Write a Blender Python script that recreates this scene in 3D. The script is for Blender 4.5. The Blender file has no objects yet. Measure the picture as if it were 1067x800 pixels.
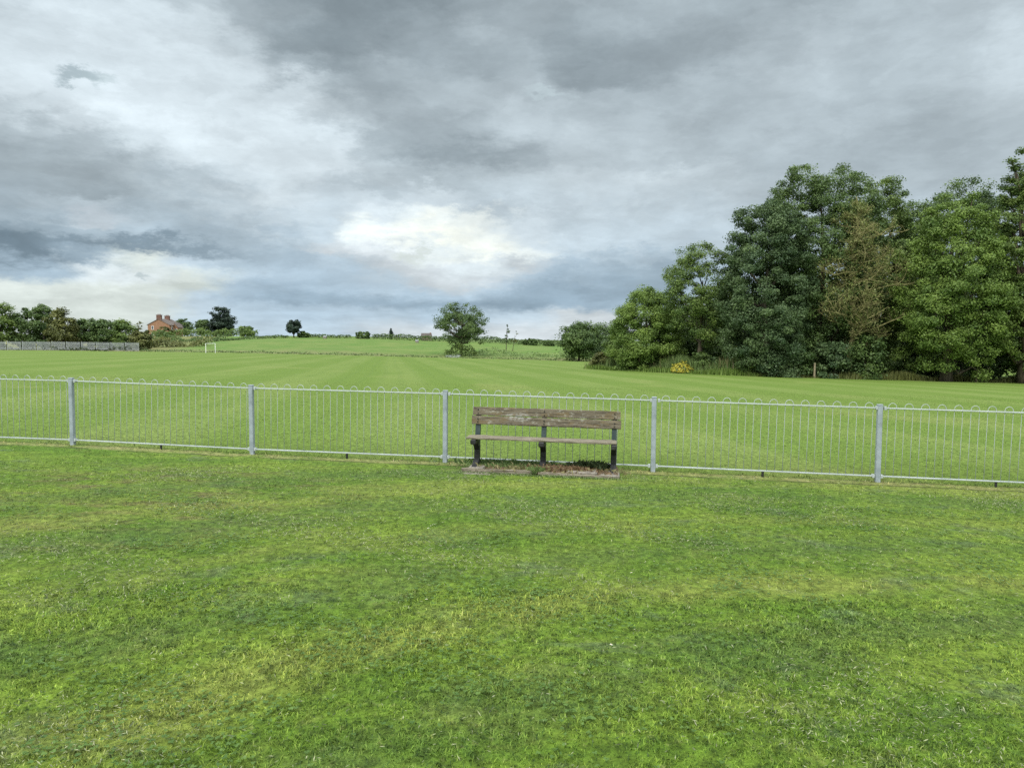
import bpy, math, random
import numpy as np
from mathutils import Vector, Matrix, Euler
random.seed(7)
RNG = np.random.default_rng(11)
R = math.radians
C = bpy.data.collections.new("place")
scn = bpy.context.scene
scn.collection.children.link(C)

# ------------------------------------------------------------------ camera
CAM_Z = 1.52
FPX, CX, CY = 770.0, 533.5, 400.0
cam_d = bpy.data.cameras.new("camera")
cam = bpy.data.objects.new("camera", cam_d)
C.objects.link(cam)
M = Matrix.Rotation(R(90 - 3.68), 4, 'X') @ Matrix.Rotation(R(0.47), 4, 'Z')
M.translation = (0, 0, CAM_Z)
cam.matrix_world = M
cam_d.sensor_width = 36
cam_d.lens = 36 * FPX / 1067
cam_d.clip_start = 0.05
cam_d.clip_end = 6000
scn.camera = cam
M3 = M.to_3x3()

def ray(px, py):
    return M3 @ Vector(((px - CX) / FPX, -(py - CY) / FPX, -1)).normalized()

def at(px, py, Y):
    d = ray(px, py)
    return Vector((0, 0, CAM_Z)) + d * (Y / d.y)

# ------------------------------------------------------------------ terrain
def sstep(t):
    t = np.clip(t, 0, 1)
    return t * t * (3 - 2 * t)

def far_edge(x):
    return 150.0 + 0.0 * x

_TX = [-400, -180, -129, -79, -45, -18, 9, 40, 120, 400]
_TZ = [-0.5, -0.2, 0.4, 0.9, 0.35, -0.55, -1.35, -1.9, -2.5, -3]

def ground(x, y):
    x = np.asarray(x, float); y = np.asarray(y, float)
    xs = np.where(x < -40, -40 + (-26) * (1 - np.exp((x + 40) / 26)), x)
    xs = np.where(xs > 50, 50 + 30 * (1 - np.exp(-(xs - 50) / 30)), xs)
    yy = np.minimum(y, 160)
    z = -(0.021 * yy + 0.0165 * xs)
    z = z + 0.012 * np.sin(x * 0.9 + 1) * np.sin(y * 0.7) + 0.02 * np.sin(x * 0.21 + 2) * np.cos(y * 0.17)
    t = sstep((y - far_edge(x)) / 150) * 0.35 + 0.65 * np.clip((y - far_edge(x)) / 115, 0, 1)
    zt = np.interp(x, _TX, _TZ)
    z = z * (1 - t) + zt * t
    z = z - 0.004 * np.clip(y - 330, 0, 4000)
    z = z + np.where(y > 155, 0.25 * np.sin(x * .11) * np.sin(y * .09 + x * .03), 0)
    return z

def gz(x, y):
    return float(ground(x, y))

def spot(px, Y):
    """ground point seen at picture column px at depth Y"""
    py = 370
    for _ in range(6):
        p = at(px, py, Y)
        z = gz(p.x, Y)
        py += (p.z - z) * FPX / Y
    return Vector((p.x, Y, z))

# ------------------------------------------------------------------ helpers
def mesh_np(name, verts, faces, tint=None):
    me = bpy.data.meshes.new(name)
    nv, (nf, k) = len(verts), faces.shape
    me.vertices.add(nv); me.vertices.foreach_set('co', np.asarray(verts, np.float32).ravel())
    me.loops.add(nf * k); me.loops.foreach_set('vertex_index', faces.astype(np.int32).ravel())
    me.polygons.add(nf)
    me.polygons.foreach_set('loop_start', np.arange(0, nf * k, k, dtype=np.int32))
    if tint is not None:
        a = me.attributes.new('tint', 'FLOAT', 'POINT')
        a.data.foreach_set('value', np.asarray(tint, np.float32))
    me.update(calc_edges=True)
    return me

class MB:
    def __init__(s): s.v = []; s.f = []
    def add(s, vs, fs):
        n = len(s.v); s.v += [tuple(v) for v in vs]; s.f += [tuple(i + n for i in f) for f in fs]; return s
    def box(s, x0, x1, y0, y1, z0, z1, bev=0.0, m=None):
        b = min(bev, (x1-x0)/3, (y1-y0)/3, (z1-z0)/3)
        if b <= 0:
            vs = [(x, y, z) for x in (x0, x1) for y in (y0, y1) for z in (z0, z1)]
            fs = [(0,1,3,2),(4,6,7,5),(0,4,5,1),(2,3,7,6),(0,2,6,4),(1,5,7,3)]
        else:
            import itertools
            vs = []; idx = {}
            for i, (sx, sy, sz) in enumerate(itertools.product((0,1), repeat=3)):
                X, Y, Z = (x0,x1)[sx], (y0,y1)[sy], (z0,z1)[sz]
                ix, iy, iz = X + (b, -b)[sx], Y + (b, -b)[sy], Z + (b, -b)[sz]
                for k, c in enumerate([(X, iy, iz), (ix, Y, iz), (ix, iy, Z)]):
                    idx[(sx, sy, sz, k)] = len(vs); vs.append(c)
            g = lambda a, k: idx[(a[0], a[1], a[2], k)]
            fs = []
            for k in range(3):
                o = [j for j in range(3) if j != k]
                for sd in (0, 1):
                    q = []
                    for u, v in ((0,0),(1,0),(1,1),(0,1)):
                        a = [0,0,0]; a[k] = sd; a[o[0]] = u; a[o[1]] = v; q.append(g(a, k))
                    fs.append(tuple(q))
            for k in range(3):
                o = [j for j in range(3) if j != k]
                for u in (0,1):
                    for v in (0,1):
                        a = [0,0,0]; c = [0,0,0]; a[o[0]] = c[o[0]] = u; a[o[1]] = c[o[1]] = v; c[k] = 1
                        fs.append((g(a, o[0]), g(c, o[0]), g(c, o[1]), g(a, o[1])))
            for a in itertools.product((0,1), repeat=3):
                fs.append((g(a,0), g(a,1), g(a,2)))
        if m is not None: vs = [m @ Vector(v) for v in vs]
        return s.add(vs, fs)
    def tube(s, pts, rad, n=6, cap=True):
        pts = [Vector(p) for p in pts]
        if not hasattr(rad, '__len__'): rad = [rad] * len(pts)
        rings = []
        prev = None
        for i, p in enumerate(pts):
            d = (pts[min(i+1, len(pts)-1)] - pts[max(i-1, 0)]).normalized()
            a = prev if prev is not None else (Vector((1,0,0)) if abs(d.x) < .8 else Vector((0,1,0)))
            u = (a - d * a.dot(d)).normalized(); w = d.cross(u); prev = u
            rings.append([p + (u * math.cos(t) + w * math.sin(t)) * rad[i] for t in [2*math.pi*j/n for j in range(n)]])
        vs = [v for r in rings for v in r]
        fs = [(i*n+j, i*n+(j+1) % n, (i+1)*n+(j+1) % n, (i+1)*n+j) for i in range(len(pts)-1) for j in range(n)]
        if cap:
            fs.append(tuple(range(n))[::-1]); fs.append(tuple(range((len(pts)-1)*n, len(pts)*n)))
        return s.add(vs, fs)
    def mesh(s, name, mat, smooth=False):
        me = bpy.data.meshes.new(name); me.from_pydata(s.v, [], s.f); me.materials.append(mat)
        import bmesh
        bm = bmesh.new(); bm.from_mesh(me); bmesh.ops.recalc_face_normals(bm, faces=bm.faces); bm.to_mesh(me); bm.free()
        if smooth: me.polygons.foreach_set('use_smooth', [True] * len(me.polygons))
        return me
    def build(s, name, mat, parent=None, smooth=False):
        return link(name, s.mesh(name, mat, smooth), parent)

def link(name, data, parent=None):
    o = bpy.data.objects.new(name, data); C.objects.link(o)
    if parent is not None: o.parent = parent
    return o

def tag(o, label=None, cat=None, group=None, kind=None):
    if label: o['label'] = label
    if cat: o['category'] = cat
    if group: o['group'] = group
    if kind: o['kind'] = kind
    return o

def thing(name, label, cat, loc=(0,0,0), rz=0, group=None):
    o = link(name, None); o.location = loc; o.rotation_euler = (0, 0, rz)
    return tag(o, label, cat, group)

# ------------------------------------------------------------------ node helpers
class NT:
    def __init__(s, nt): s.nt = nt; s.N = nt.nodes; s.L = nt.links
    def n(s, t, **kw):
        o = s.N.new(t)
        for k, v in kw.items():
            if k == 'ins':
                for a, b in v.items(): s.set(o.inputs[a], b)
            else: setattr(o, k, v)
        return o
    def set(s, inp, v):
        if isinstance(v, bpy.types.NodeSocket): s.L.new(v, inp)
        else: inp.default_value = v
    def m(s, op, a, b=0.0, c=None, clamp=False):
        o = s.N.new('ShaderNodeMath'); o.operation = op; o.use_clamp = clamp
        s.set(o.inputs[0], a); s.set(o.inputs[1], b)
        if c is not None: s.set(o.inputs[2], c)
        return o.outputs[0]
    def vm(s, op, a, b=(0,0,0), scale=None):
        o = s.N.new('ShaderNodeVectorMath'); o.operation = op
        s.set(o.inputs[0], a); s.set(o.inputs[1], b)
        if scale is not None: s.set(o.inputs['Scale'], scale)
        return o.outputs['Value'] if op in ('DISTANCE', 'DOT_PRODUCT', 'LENGTH') else o.outputs[0]
    def mix(s, f, a, b, mode='MIX'):
        o = s.N.new('ShaderNodeMix'); o.data_type = 'RGBA'; o.blend_type = mode
        s.set(o.inputs[0], f)
        for k, v in ((6, a), (7, b)):
            if not isinstance(v, bpy.types.NodeSocket) and len(v) == 3: v = (*v, 1)
            s.set(o.inputs[k], v)
        return o.outputs[2]
    def noise(s, vec, scale, detail=4, rough=.55, dist=0.0, col=False):
        o = s.N.new('ShaderNodeTexNoise'); s.set(o.inputs['Vector'], vec)
        o.inputs['Scale'].default_value = scale; o.inputs['Detail'].default_value = detail
        o.inputs['Roughness'].default_value = rough; o.inputs['Distortion'].default_value = dist
        return o.outputs['Color'] if col else o.outputs['Fac']
    def ramp(s, f, a, b, lo=0.0, hi=1.0):
        o = s.N.new('ShaderNodeMapRange'); o.interpolation_type = 'SMOOTHSTEP'
        s.set(o.inputs[0], f); o.inputs[1].default_value = a; o.inputs[2].default_value = b
        o.inputs[3].default_value = lo; o.inputs[4].default_value = hi
        return o.outputs[0]
    def mapv(s, vec, scale=(1,1,1), rot=0.0, loc=(0,0,0)):
        o = s.N.new('ShaderNodeMapping'); s.set(o.inputs[0], vec)
        o.inputs['Scale'].default_value = scale; o.inputs['Rotation'].default_value = (0,0,rot); o.inputs['Location'].default_value = loc
        return o.outputs[0]

def new_mat(name):
    m = bpy.data.materials.new(name); m.use_nodes = True
    m.node_tree.nodes.clear()
    return m, NT(m.node_tree)

def principled(T, color, rough=.7, normal=None, metal=0.0, spec=0.4):
    p = T.n('ShaderNodeBsdfPrincipled')
    if not isinstance(color, bpy.types.NodeSocket) and len(color) == 3: color = (*color, 1)
    T.set(p.inputs['Base Color'], color); T.set(p.inputs['Roughness'], rough)
    p.inputs['Metallic'].default_value = metal; p.inputs['Specular IOR Level'].default_value = spec
    if normal is not None: T.set(p.inputs['Normal'], normal)
    return p.outputs[0]

def out(T, sh):
    o = T.n('ShaderNodeOutputMaterial'); T.L.new(sh, o.inputs[0])

def bump(T, h, strength=.4, dist=.02):
    b = T.n('ShaderNodeBump'); b.inputs['Strength'].default_value = strength; b.inputs['Distance'].default_value = dist
    T.set(b.inputs['Height'], h); return b.outputs[0]

def simple_mat(name, c1, c2, scale=4.0, rough=.7, metal=0.0, b=0.2, dist=.01, spec=.4, detail=6, stretch=(1,1,1), lo=.35, hi=.65):
    m, T = new_mat(name)
    co = T.n('ShaderNodeTexCoord').outputs['Object']
    v = T.mapv(co, stretch)
    n = T.noise(v, scale, detail, .6)
    col = T.mix(T.ramp(n, lo, hi), c1, c2)
    out(T, principled(T, col, rough, bump(T, n, b, dist), metal, spec))
    return m

# ------------------------------------------------------------------ fence line
FY = [10.7 * (1 - 0.0346 * k) for k in range(-2, 8)]
FPXK = [(76 + 177.9 * k) / (1 - 0.0346 * k) for k in range(-2, 8)]
FP = [spot(FPXK[i], FY[i]) for i in range(10)]
FU = Vector((FP[6].x - FP[2].x, FP[6].y - FP[2].y, 0)).normalized()
FN = Vector((-FU.y, FU.x, 0))          # away from the camera
F0 = FP[2]

# ------------------------------------------------------------------ grass colour (shared)
STR_D = Vector((-0.165, 1, 0)).normalized()
STR_N = (STR_D.y, -STR_D.x, 0)

def grass_colour(T):
    pos = T.n('ShaderNodeNewGeometry').outputs['Position']
    xyz = T.n('ShaderNodeSeparateXYZ', ins={0: pos})
    x, y = xyz.outputs[0], xyz.outputs[1]
    flat = T.n('ShaderNodeCombineXYZ', ins={0: x, 1: y}).outputs[0]
    s = T.vm('DOT_PRODUCT', T.vm('SUBTRACT', flat, (F0.x, F0.y, 0)), (FN.x, FN.y, 0))
    # ---- near lawn
    big = T.noise(T.mapv(flat, (1, 1.6, 1)), .55, 3, .6, 0.6)
    mid = T.noise(flat, 2.3, 4, .65)
    fine = T.noise(flat, 11, 4, .7)
    vfine = T.noise(flat, 46, 3, .7)
    lawn = T.mix(T.ramp(big, .36, .64), (.110, .200, .018), (.175, .262, .030))
    lawn = T.mix(T.m('MULTIPLY', T.ramp(mid, .52, .74), .75), lawn, (.215, .275, .055))
    lawn = T.mix(T.m('MULTIPLY', T.ramp(fine, .50, .32), .6), lawn, (.060, .125, .016))
    clip = T.noise(T.mapv(flat, (1, 1.5, 1), .5), 1.25, 6, .75, .4)
    lawn = T.mix(T.m('MULTIPLY', T.ramp(clip, .53, .66), .60), lawn, (.115, .165, .075))
    # worn, browner patches towards the left and a few dry ones elsewhere
    dl = T.vm('DISTANCE', flat, (-3.6, 7.2, 0))
    wl = T.m('MULTIPLY', T.ramp(dl, 3.2, .8), T.ramp(T.noise(T.mapv(flat, (1, 2.2, 1)), 1.5, 6, .75), .45, .68))
    lawn = T.mix(T.m('MULTIPLY', wl, .9), lawn, (.160, .130, .055))
    dry = T.ramp(T.noise(T.mapv(flat, (1, 2.4, 1), .35), .85, 6, .7, .5), .60, .74)
    lawn = T.mix(T.m('MULTIPLY', dry, .55), lawn, (.26, .27, .085))
    # mower / tyre arcs
    rr = T.m('ADD', T.vm('DISTANCE', flat, (3.2, -1.2, 0)), T.m('MULTIPLY', T.m('SUBTRACT', T.noise(flat, .9, 4, .6), .5), .9))
    anz = T.ramp(T.noise(flat, 1.1, 5, .7), .36, .56, .15, 1)
    for (r_, w_, c_, am) in ((5.3, .24, (.085, .145, .035), .5), (6.25, .26, (.26, .30, .06), .6), (7.15, .26, (.075, .130, .032), .45), (8.1, .22, (.23, .28, .05), .4), (9.2, .34, (.08, .15, .03), .5), (10.1, .30, (.25, .29, .06), .55), (11.2, .3, (.085, .15, .035), .4)):
        g_ = T.ramp(T.m('ABSOLUTE', T.m('SUBTRACT', rr, r_)), w_ * 1.6, w_ * .3)
        lawn = T.mix(T.m('MULTIPLY', T.m('MULTIPLY', g_, anz), am), lawn, c_)
    dots = T.noise(flat, 19, 3, .6)
    lawn = T.mix(T.m('MULTIPLY', T.ramp(dots, .60, .70), .45), lawn, (.27, .31, .09))
    lawn = T.mix(T.m('MULTIPLY', T.ramp(dots, .40, .30), .6), lawn, (.05, .10, .018))
    # bare spots
    bs = T.ramp(T.noise(flat, 5.5, 5, .8), .70, .76)
    lawn = T.mix(T.m('MULTIPLY', bs, .8), lawn, (.055, .055, .025))
    # ---- pitch beyond the fence
    sd = T.vm('DOT_PRODUCT', flat, STR_N)
    wob = T.m('MULTIPLY', T.noise(T.mapv(flat, (.12, .03, 1)), 1, 3), 1.3)
    st = T.m('SINE', T.m('MULTIPLY', T.m('ADD', sd, wob), 2 * math.pi / 4.6))
    st = T.ramp(st, -.45, .45)
    stn = T.noise(T.mapv(flat, (.5, .12, 1)), .5, 3, .6)
    st = T.m('MULTIPLY', st, T.ramp(stn, .3, .7, .25, 1.0))
    pitch = T.mix(st, (.138, .224, .036), (.184, .262, .062))
    st2 = T.ramp(T.m('SINE', T.m('MULTIPLY', T.m('ADD', sd, wob), 2 * math.pi / 0.95)), .2, .9)
    pitch = T.mix(T.m('MULTIPLY', st2, .16), pitch, (.105, .180, .035))
    patch = T.noise(T.mapv(flat, (1, .8, 1)), .22, 5, .65, .5)
    pitch = T.mix(T.m('MULTIPLY', T.ramp(patch, .5, .7), .5), pitch, (.118, .205, .030))
    pitch = T.mix(T.m('MULTIPLY', T.ramp(patch, .45, .3), .45), pitch, (.225, .275, .080))
    pitch = T.mix(T.m('MULTIPLY', T.ramp(fine, .52, .34), .35), pitch, (.080, .145, .022))
    drk = T.ramp(T.noise(T.mapv(flat, (1, 1.3, 1)), 1.1, 7, .8, .3), .60, .70)
    pitch = T.mix(T.m('MULTIPLY', T.m('MULTIPLY', drk, T.ramp(y, 24, 12)), .6), pitch, (.070, .105, .030))
    col = T.mix(T.ramp(s, -.02, .10), lawn, pitch)
    # ---- killed-off dry strip and the turf-edge shadow painted in soil colour by the fence
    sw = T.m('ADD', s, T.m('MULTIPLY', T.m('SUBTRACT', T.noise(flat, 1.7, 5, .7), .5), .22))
    strip = T.m('MULTIPLY', T.ramp(sw, -.33, -.20), T.ramp(sw, .10, -.02))
    col = T.mix(T.m('MULTIPLY', strip, T.ramp(T.noise(flat, 3.1, 5, .7), .36, .58, .15, .85)), col, (.300, .290, .105))
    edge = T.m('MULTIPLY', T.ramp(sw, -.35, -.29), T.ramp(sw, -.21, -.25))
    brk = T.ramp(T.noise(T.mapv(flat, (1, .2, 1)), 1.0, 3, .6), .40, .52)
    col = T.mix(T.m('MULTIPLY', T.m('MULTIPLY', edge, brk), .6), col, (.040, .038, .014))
    # ---- worn soil round the bench
    bd = T.vm('DISTANCE', T.mapv(flat, (.55, 1.6, 1)), (.33 * .55, 9.42 * 1.6, 0))
    bw = T.m('ADD', bd, T.m('MULTIPLY', T.noise(flat, 3, 4, .7), .7))
    col = T.mix(T.m('MULTIPLY', T.ramp(bw, 1.02, .80), .55), col, (.130, .120, .055))
    # ---- pasture beyond the far edge
    pn = T.noise(T.mapv(flat, (1, .6, 1)), .10, 6, .75)
    pn2 = T.noise(T.mapv(flat, (1, .4, 1)), .45, 5, .7)
    past = T.mix(T.ramp(pn, .38, .62), (.115, .215, .042), (.165, .240, .062))
    past = T.mix(T.m('MULTIPLY', T.ramp(pn2, .55, .72), .65), past, (.075, .135, .030))
    past = T.mix(T.m('MULTIPLY', T.ramp(y, 178, 158), T.ramp(pn2, .3, .6)), past, (.200, .215, .090))
    # the rough, tawny bank on the left
    bl = T.m('MULTIPLY', T.ramp(T.m('ADD', x, T.m('MULTIPLY', y, .25)), -32, -40), T.ramp(pn, .3, .55, .5, 1))
    past = T.mix(T.m('MULTIPLY', bl, .8), past, (.205, .200, .085))
    yn = T.m('ADD', y, T.m('MULTIPLY', T.noise(flat, .3, 3), 3))
    col = T.mix(T.ramp(yn, 151, 152.5), col, past)
    farc = T.mix(T.ramp(pn, .4, .6), (.10, .18, .05), (.16, .21, .08))
    col = T.mix(T.ramp(y, 290, 330), col, farc)
    lawnm = T.mix(T.ramp(s, -.02, .10), (.86, .89, 1.05), (.86, .83, .82))
    sp1 = T.ramp(T.noise(T.mapv(flat, (1, .75, 1)), 15, 5, .8), .30, .70, .50, 1.50)
    sp2 = T.ramp(T.noise(T.mapv(flat, (1, .7, 1)), 4.2, 6, .8), .32, .68, .84, 1.15)
    spl = T.m('MULTIPLY', sp1, sp2)
    spk = T.m('ADD', T.m('MULTIPLY', spl, T.ramp(y, 60, 8, .15, 1)), T.ramp(y, 60, 8, .85, 0))
    col = T.mix(1.0, col, T.n('ShaderNodeCombineXYZ', ins={0: spk, 1: spk, 2: spk}).outputs[0], 'MULTIPLY')
    col = T.mix(1.0, col, lawnm, 'MULTIPLY')
    return col, flat, vfine, fine

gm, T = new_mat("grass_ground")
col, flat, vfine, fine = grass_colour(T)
g1 = T.noise(flat, 30, 6, .8)
g2 = T.noise(flat, 5, 6, .75)
y_ = T.n('ShaderNodeSeparateXYZ', ins={0: flat}).outputs[1]
col = T.mix(T.m('MULTIPLY', T.ramp(g1, .60, .36), .5), col, T.mix(1.0, col, (.42, .42, .35), 'MULTIPLY'))
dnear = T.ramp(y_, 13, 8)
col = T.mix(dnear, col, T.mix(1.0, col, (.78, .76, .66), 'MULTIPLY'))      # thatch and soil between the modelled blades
h = T.m('ADD', T.m('MULTIPLY', g1, .4), g2)
out(T, principled(T, col, .9, bump(T, h, .5, .03), spec=.15))

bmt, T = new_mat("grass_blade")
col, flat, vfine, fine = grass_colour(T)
tint = T.n('ShaderNodeAttribute', attribute_name='tint').outputs['Fac']
tcol = T.mix(T.ramp(tint, 0, .45), (.36, .46, .48), (1.12, 1.1, 1.0))
tcol = T.mix(T.ramp(tint, .45, .93), tcol, (1.85, 1.60, 1.6))
tcol = T.mix(T.ramp(tint, .955, .975), tcol, (2.2, 1.75, 2.6))
col = T.mix(1.0, col, tcol, 'MULTIPLY')
d = principled(T, col, .62, spec=.25)
tr = T.n('ShaderNodeBsdfTranslucent'); T.L.new(col, tr.inputs[0])
ms = T.n('ShaderNodeMixShader'); ms.inputs[0].default_value = .33
T.L.new(d, ms.inputs[1]); T.L.new(tr.outputs[0], ms.inputs[2]); out(T, ms.outputs[0])

# ------------------------------------------------------------------ ground sheet
def axis(pts):
    r = []
    for (a, b, st) in pts: r += list(np.arange(a, b, st))
    return np.array(r + [pts[-1][1]])
xs = axis([(-2500, -600, 120), (-600, -200, 20), (-200, -30, 2.5), (-30, -8, .6), (-8, 8, .2), (8, 30, .6), (30, 200, 2.5), (200, 600, 20), (600, 2500, 120)])
ys = axis([(-200, -20, 10), (-20, 1, 1), (1, 14, .2), (14, 30, .5), (30, 145, 2), (145, 300, 1.5), (300, 420, 8), (420, 3600, 120)])
XX, YY = np.meshgrid(xs, ys)
ZZ = ground(XX, YY)
nx, ny = len(xs), len(ys)
idx = np.arange(nx * ny).reshape(ny, nx)
fc = np.stack([idx[:-1, :-1], idx[:-1, 1:], idx[1:, 1:], idx[1:, :-1]], -1).reshape(-1, 4)
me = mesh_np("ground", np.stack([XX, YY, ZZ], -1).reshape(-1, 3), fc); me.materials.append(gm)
me.polygons.foreach_set('use_smooth', np.ones(len(fc), bool))
tag(link("ground", me), kind='structure')

# ------------------------------------------------------------------ grass blades
def blades(n_list, mat, name, avoid=True):
    V = []; F = []; Tn = []; off = 0
    for (y0, y1, dens, width, length, seg) in n_list:
        A = 0.78 * (y1 * y1 - y0 * y0)
        n = int(A * dens)
        y = np.sqrt(RNG.random(n) * (y1 * y1 - y0 * y0) + y0 * y0)
        x = (RNG.random(n) * 2 - 1) * .78 * y
        # clumping
        cl = np.sin(x * 9.1 + 2 * np.sin(y * 7.3)) * np.sin(y * 11.7 + 2 * np.sin(x * 6.1)) + .6 * np.sin(x * 2.3 + y * 1.7) * np.sin(y * 3.1 - x)
        keep = RNG.random(n) < .74 + .22 * cl
        s = (x - F0.x) * FN.x + (y - F0.y) * FN.y
        keep &= ~((s > -.36) & (s < .05) & (RNG.random(n) < .6))
        u = (x - BO.x) * FU.x + (y - BO.y) * FU.y; w = (x - BO.x) * FN.x + (y - BO.y) * FN.y
        keep &= ~((np.abs(u) < 1.02) & (w > -.42) & (w < .2))
        x, y, cl, s = x[keep], y[keep], cl[keep], s[keep]; n = len(x)
        z = ground(x, y) - .004
        L = length * .80 * (.45 + .9 * RNG.random(n)) * (1 + .25 * cl)
        L = np.where((s > -.15) & (s < .25), L * 2.0, L)
        L = np.where(s > .25, L * .8, L)
        W = width * (.6 + .8 * RNG.random(n))
        a = RNG.random(n) * 6.283
        lean = .6 + 1.1 * RNG.random(n) ** 1.1
        hd = np.stack([np.cos(a), np.sin(a)], -1)
        wd = np.stack([-np.sin(a), np.cos(a)], -1)
        b = np.stack([x, y, z], -1)
        def pt(t, side, wf):
            p = b.copy()
            ang = lean * t
            p[:, :2] += hd * (L * np.sin(ang) * t)[:, None] + wd * (side * W * wf)[:, None]
            p[:, 2] += L * np.cos(ang) * t
            return p
        tt = np.clip(RNG.random(n) * .93 + .05 * cl, 0, .94)
        tt = np.where(RNG.random(n) < .035, 1.0, tt)
        k3 = seg == 2
        if k3:
            P = np.stack([pt(0, -.5, 1), pt(0, .5, 1), pt(.55, .5, .85), pt(.55, -.5, .85), pt(1, 0, 1)], 1)
            k = 5
            o = np.arange(n)[:, None] * k + off
            F.append(np.concatenate([o + np.array([[0, 1, 2]]), o + np.array([[0, 2, 3]]), o + np.array([[3, 2, 4]])]))
        else:
            P = np.stack([pt(0, -.5, 1), pt(0, .5, 1), pt(1, 0, 1)], 1); k = 3
            o = np.arange(n)[:, None] * k + off
            F.append(o + np.array([[0, 1, 2]]))
        V.append(P.reshape(-1, 3)); Tn.append(np.repeat(tt, k)); off += n * k
    me = mesh_np(name, np.concatenate(V), np.concatenate(F), np.concatenate(Tn))
    me.materials.append(mat)
    return link(name, me)

# bench frame of reference
BO = spot(566, 9.52)
bands = []; yb_ = 1.7
while yb_ < 32:
    y2_ = yb_ * 1.06; q = (yb_ / 2.6) ** -1.75
    bands.append((yb_, y2_, min(13000, 13500 * q), .0036 * (max(yb_, 2.4) / 2.4) ** .85, .033, 2 if yb_ < 4.4 else 1)); yb_ = y2_
tag(blades(bands, bmt, "lawn_grass"),
    'short mown lawn grass around the bench and railing', 'grass', kind='stuff')

# ------------------------------------------------------------------ materials
galv, T = new_mat("galvanised_steel")
co = T.n('ShaderNodeTexCoord').outputs['Object']
n = T.noise(co, 9, 5, .65); n2 = T.noise(T.mapv(co, (1, 1, .15)), 30, 4, .6)
c = T.mix(T.ramp(n, .35, .68), (.215, .255, .275), (.31, .355, .38))
c = T.mix(T.m('MULTIPLY', T.ramp(n2, .60, .72), .6), c, (.13, .14, .11))
out(T, principled(T, c, .5, bump(T, n, .1, .001), .0, .4))

galvb = simple_mat('weathered_galvanised_bar', (.30, .34, .33), (.39, .43, .42), 3, .6, 0.0, b=0)
wood, T = new_mat("weathered_wood")
co = T.n('ShaderNodeTexCoord').outputs['Object']
gr = T.noise(T.mapv(co, (2.2, 30, 46)), 1.6, 7, .72, .4)
bl = T.noise(T.mapv(co, (3, 8, 10)), 1.7, 6, .75)
c = T.mix(T.ramp(gr, .34, .62), (.040, .034, .024), (.165, .142, .100))
c = T.mix(T.m('MULTIPLY', T.ramp(bl, .50, .60), .5), c, (.155, .112, .048))
lic = T.ramp(T.noise(T.mapv(co, (6, 10, 14)), 2.0, 6, .8), .55, .64)
c = T.mix(T.m('MULTIPLY', lic, .75), c, (.30, .30, .25))
pw = T.ramp(T.vm('DISTANCE', T.mapv(co, (1, 0, 3.2)), (-.34, 0, .675 * 3.2)), .20, .12)
pwn = T.ramp(T.noise(T.mapv(co, (10, 10, 30)), 1.3, 5, .7), .40, .55)
c = T.mix(T.m('MULTIPLY', T.m('MULTIPLY', pw, pwn), .8), c, (.33, .33, .31))
dk = T.ramp(T.noise(T.mapv(co, (5, 20, 30)), 2.2, 4, .7), .66, .72)
c = T.mix(T.m('MULTIPLY', dk, .8), c, (.03, .024, .016))
out(T, principled(T, c, .88, bump(T, gr, .7, .006), spec=.2))

wood2 = simple_mat("grey_board", (.10, .088, .062), (.25, .225, .170), 2.2, .9, b=.6, dist=.006, spec=.15, stretch=(2, 18, 26))
iron_g = simple_mat("green_painted_iron", (.016, .030, .030), (.036, .056, .054), 14, .5, b=.3, dist=.003)
iron_b = simple_mat("black_iron", (.010, .011, .011), (.030, .030, .028), 14, .55, b=.4, dist=.004)
iron_l = simple_mat("flaked_concrete_foot", (.03, .03, .03), (.42, .42, .40), 16, .8, b=.5, dist=.004, lo=.45, hi=.6)
conc = simple_mat("pale_concrete", (.15, .135, .110), (.26, .24, .20), 7, .95, b=.5, dist=.006, spec=.2)
soil = simple_mat("bare_soil_shaded", (.060, .045, .028), (.165, .120, .070), 12, 1, b=1, dist=.02, spec=.1)  # soil colour darkened to paint in the contact shadow under the bench
stake_m = simple_mat("stake_wood", (.20, .165, .10), (.32, .27, .18), 6, .9, b=.4, dist=.01, stretch=(5, 5, 1))
barkd = simple_mat("bark", (.045, .038, .028), (.125, .105, .075), 2.5, .95, b=.9, dist=.05, spec=.15, stretch=(3, 3, .6))
barkl = simple_mat("lichened_bark", (.120, .112, .048), (.310, .290, .130), 3, .95, b=.8, dist=.03, spec=.15)
white = simple_mat("white_paint", (.74, .75, .74), (.84, .84, .82), 3, .5, b=.1)
paling = simple_mat("dull_galvanised", (.30, .32, .33), (.40, .42, .43), 1.2, .6, .2, b=.1)
slate = simple_mat("roof_slate", (.085, .070, .060), (.155, .130, .110), 1.5, .8, b=.4, dist=.05, stretch=(1, 4, 6))
glass = simple_mat("window_glass", (.06, .07, .08), (.10, .12, .13), 1, .08, b=0, spec=.8)

brick, T = new_mat("red_brick")
co = T.n('ShaderNodeTexCoord').outputs['Object']
sx = T.n('ShaderNodeSeparateXYZ', ins={0: co})
bv = T.n('ShaderNodeCombineXYZ', ins={0: T.m('ADD', sx.outputs[0], sx.outputs[1]), 1: sx.outputs[2]}).outputs[0]
bt = T.n('ShaderNodeTexBrick', ins={'Vector': bv, 'Color1': (.31, .135, .060, 1), 'Color2': (.23, .100, .048, 1), 'Mortar': (.30, .24, .18, 1), 'Scale': 1.0,
         'Mortar Size': .012, 'Brick Width': .23, 'Row Height': .075})
c = T.mix(T.m('MULTIPLY', T.ramp(T.noise(co, .6, 5, .7), .45, .7), .5), bt.outputs[0], (.19, .085, .055))
out(T, principled(T, c, .9, spec=.2))

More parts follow.
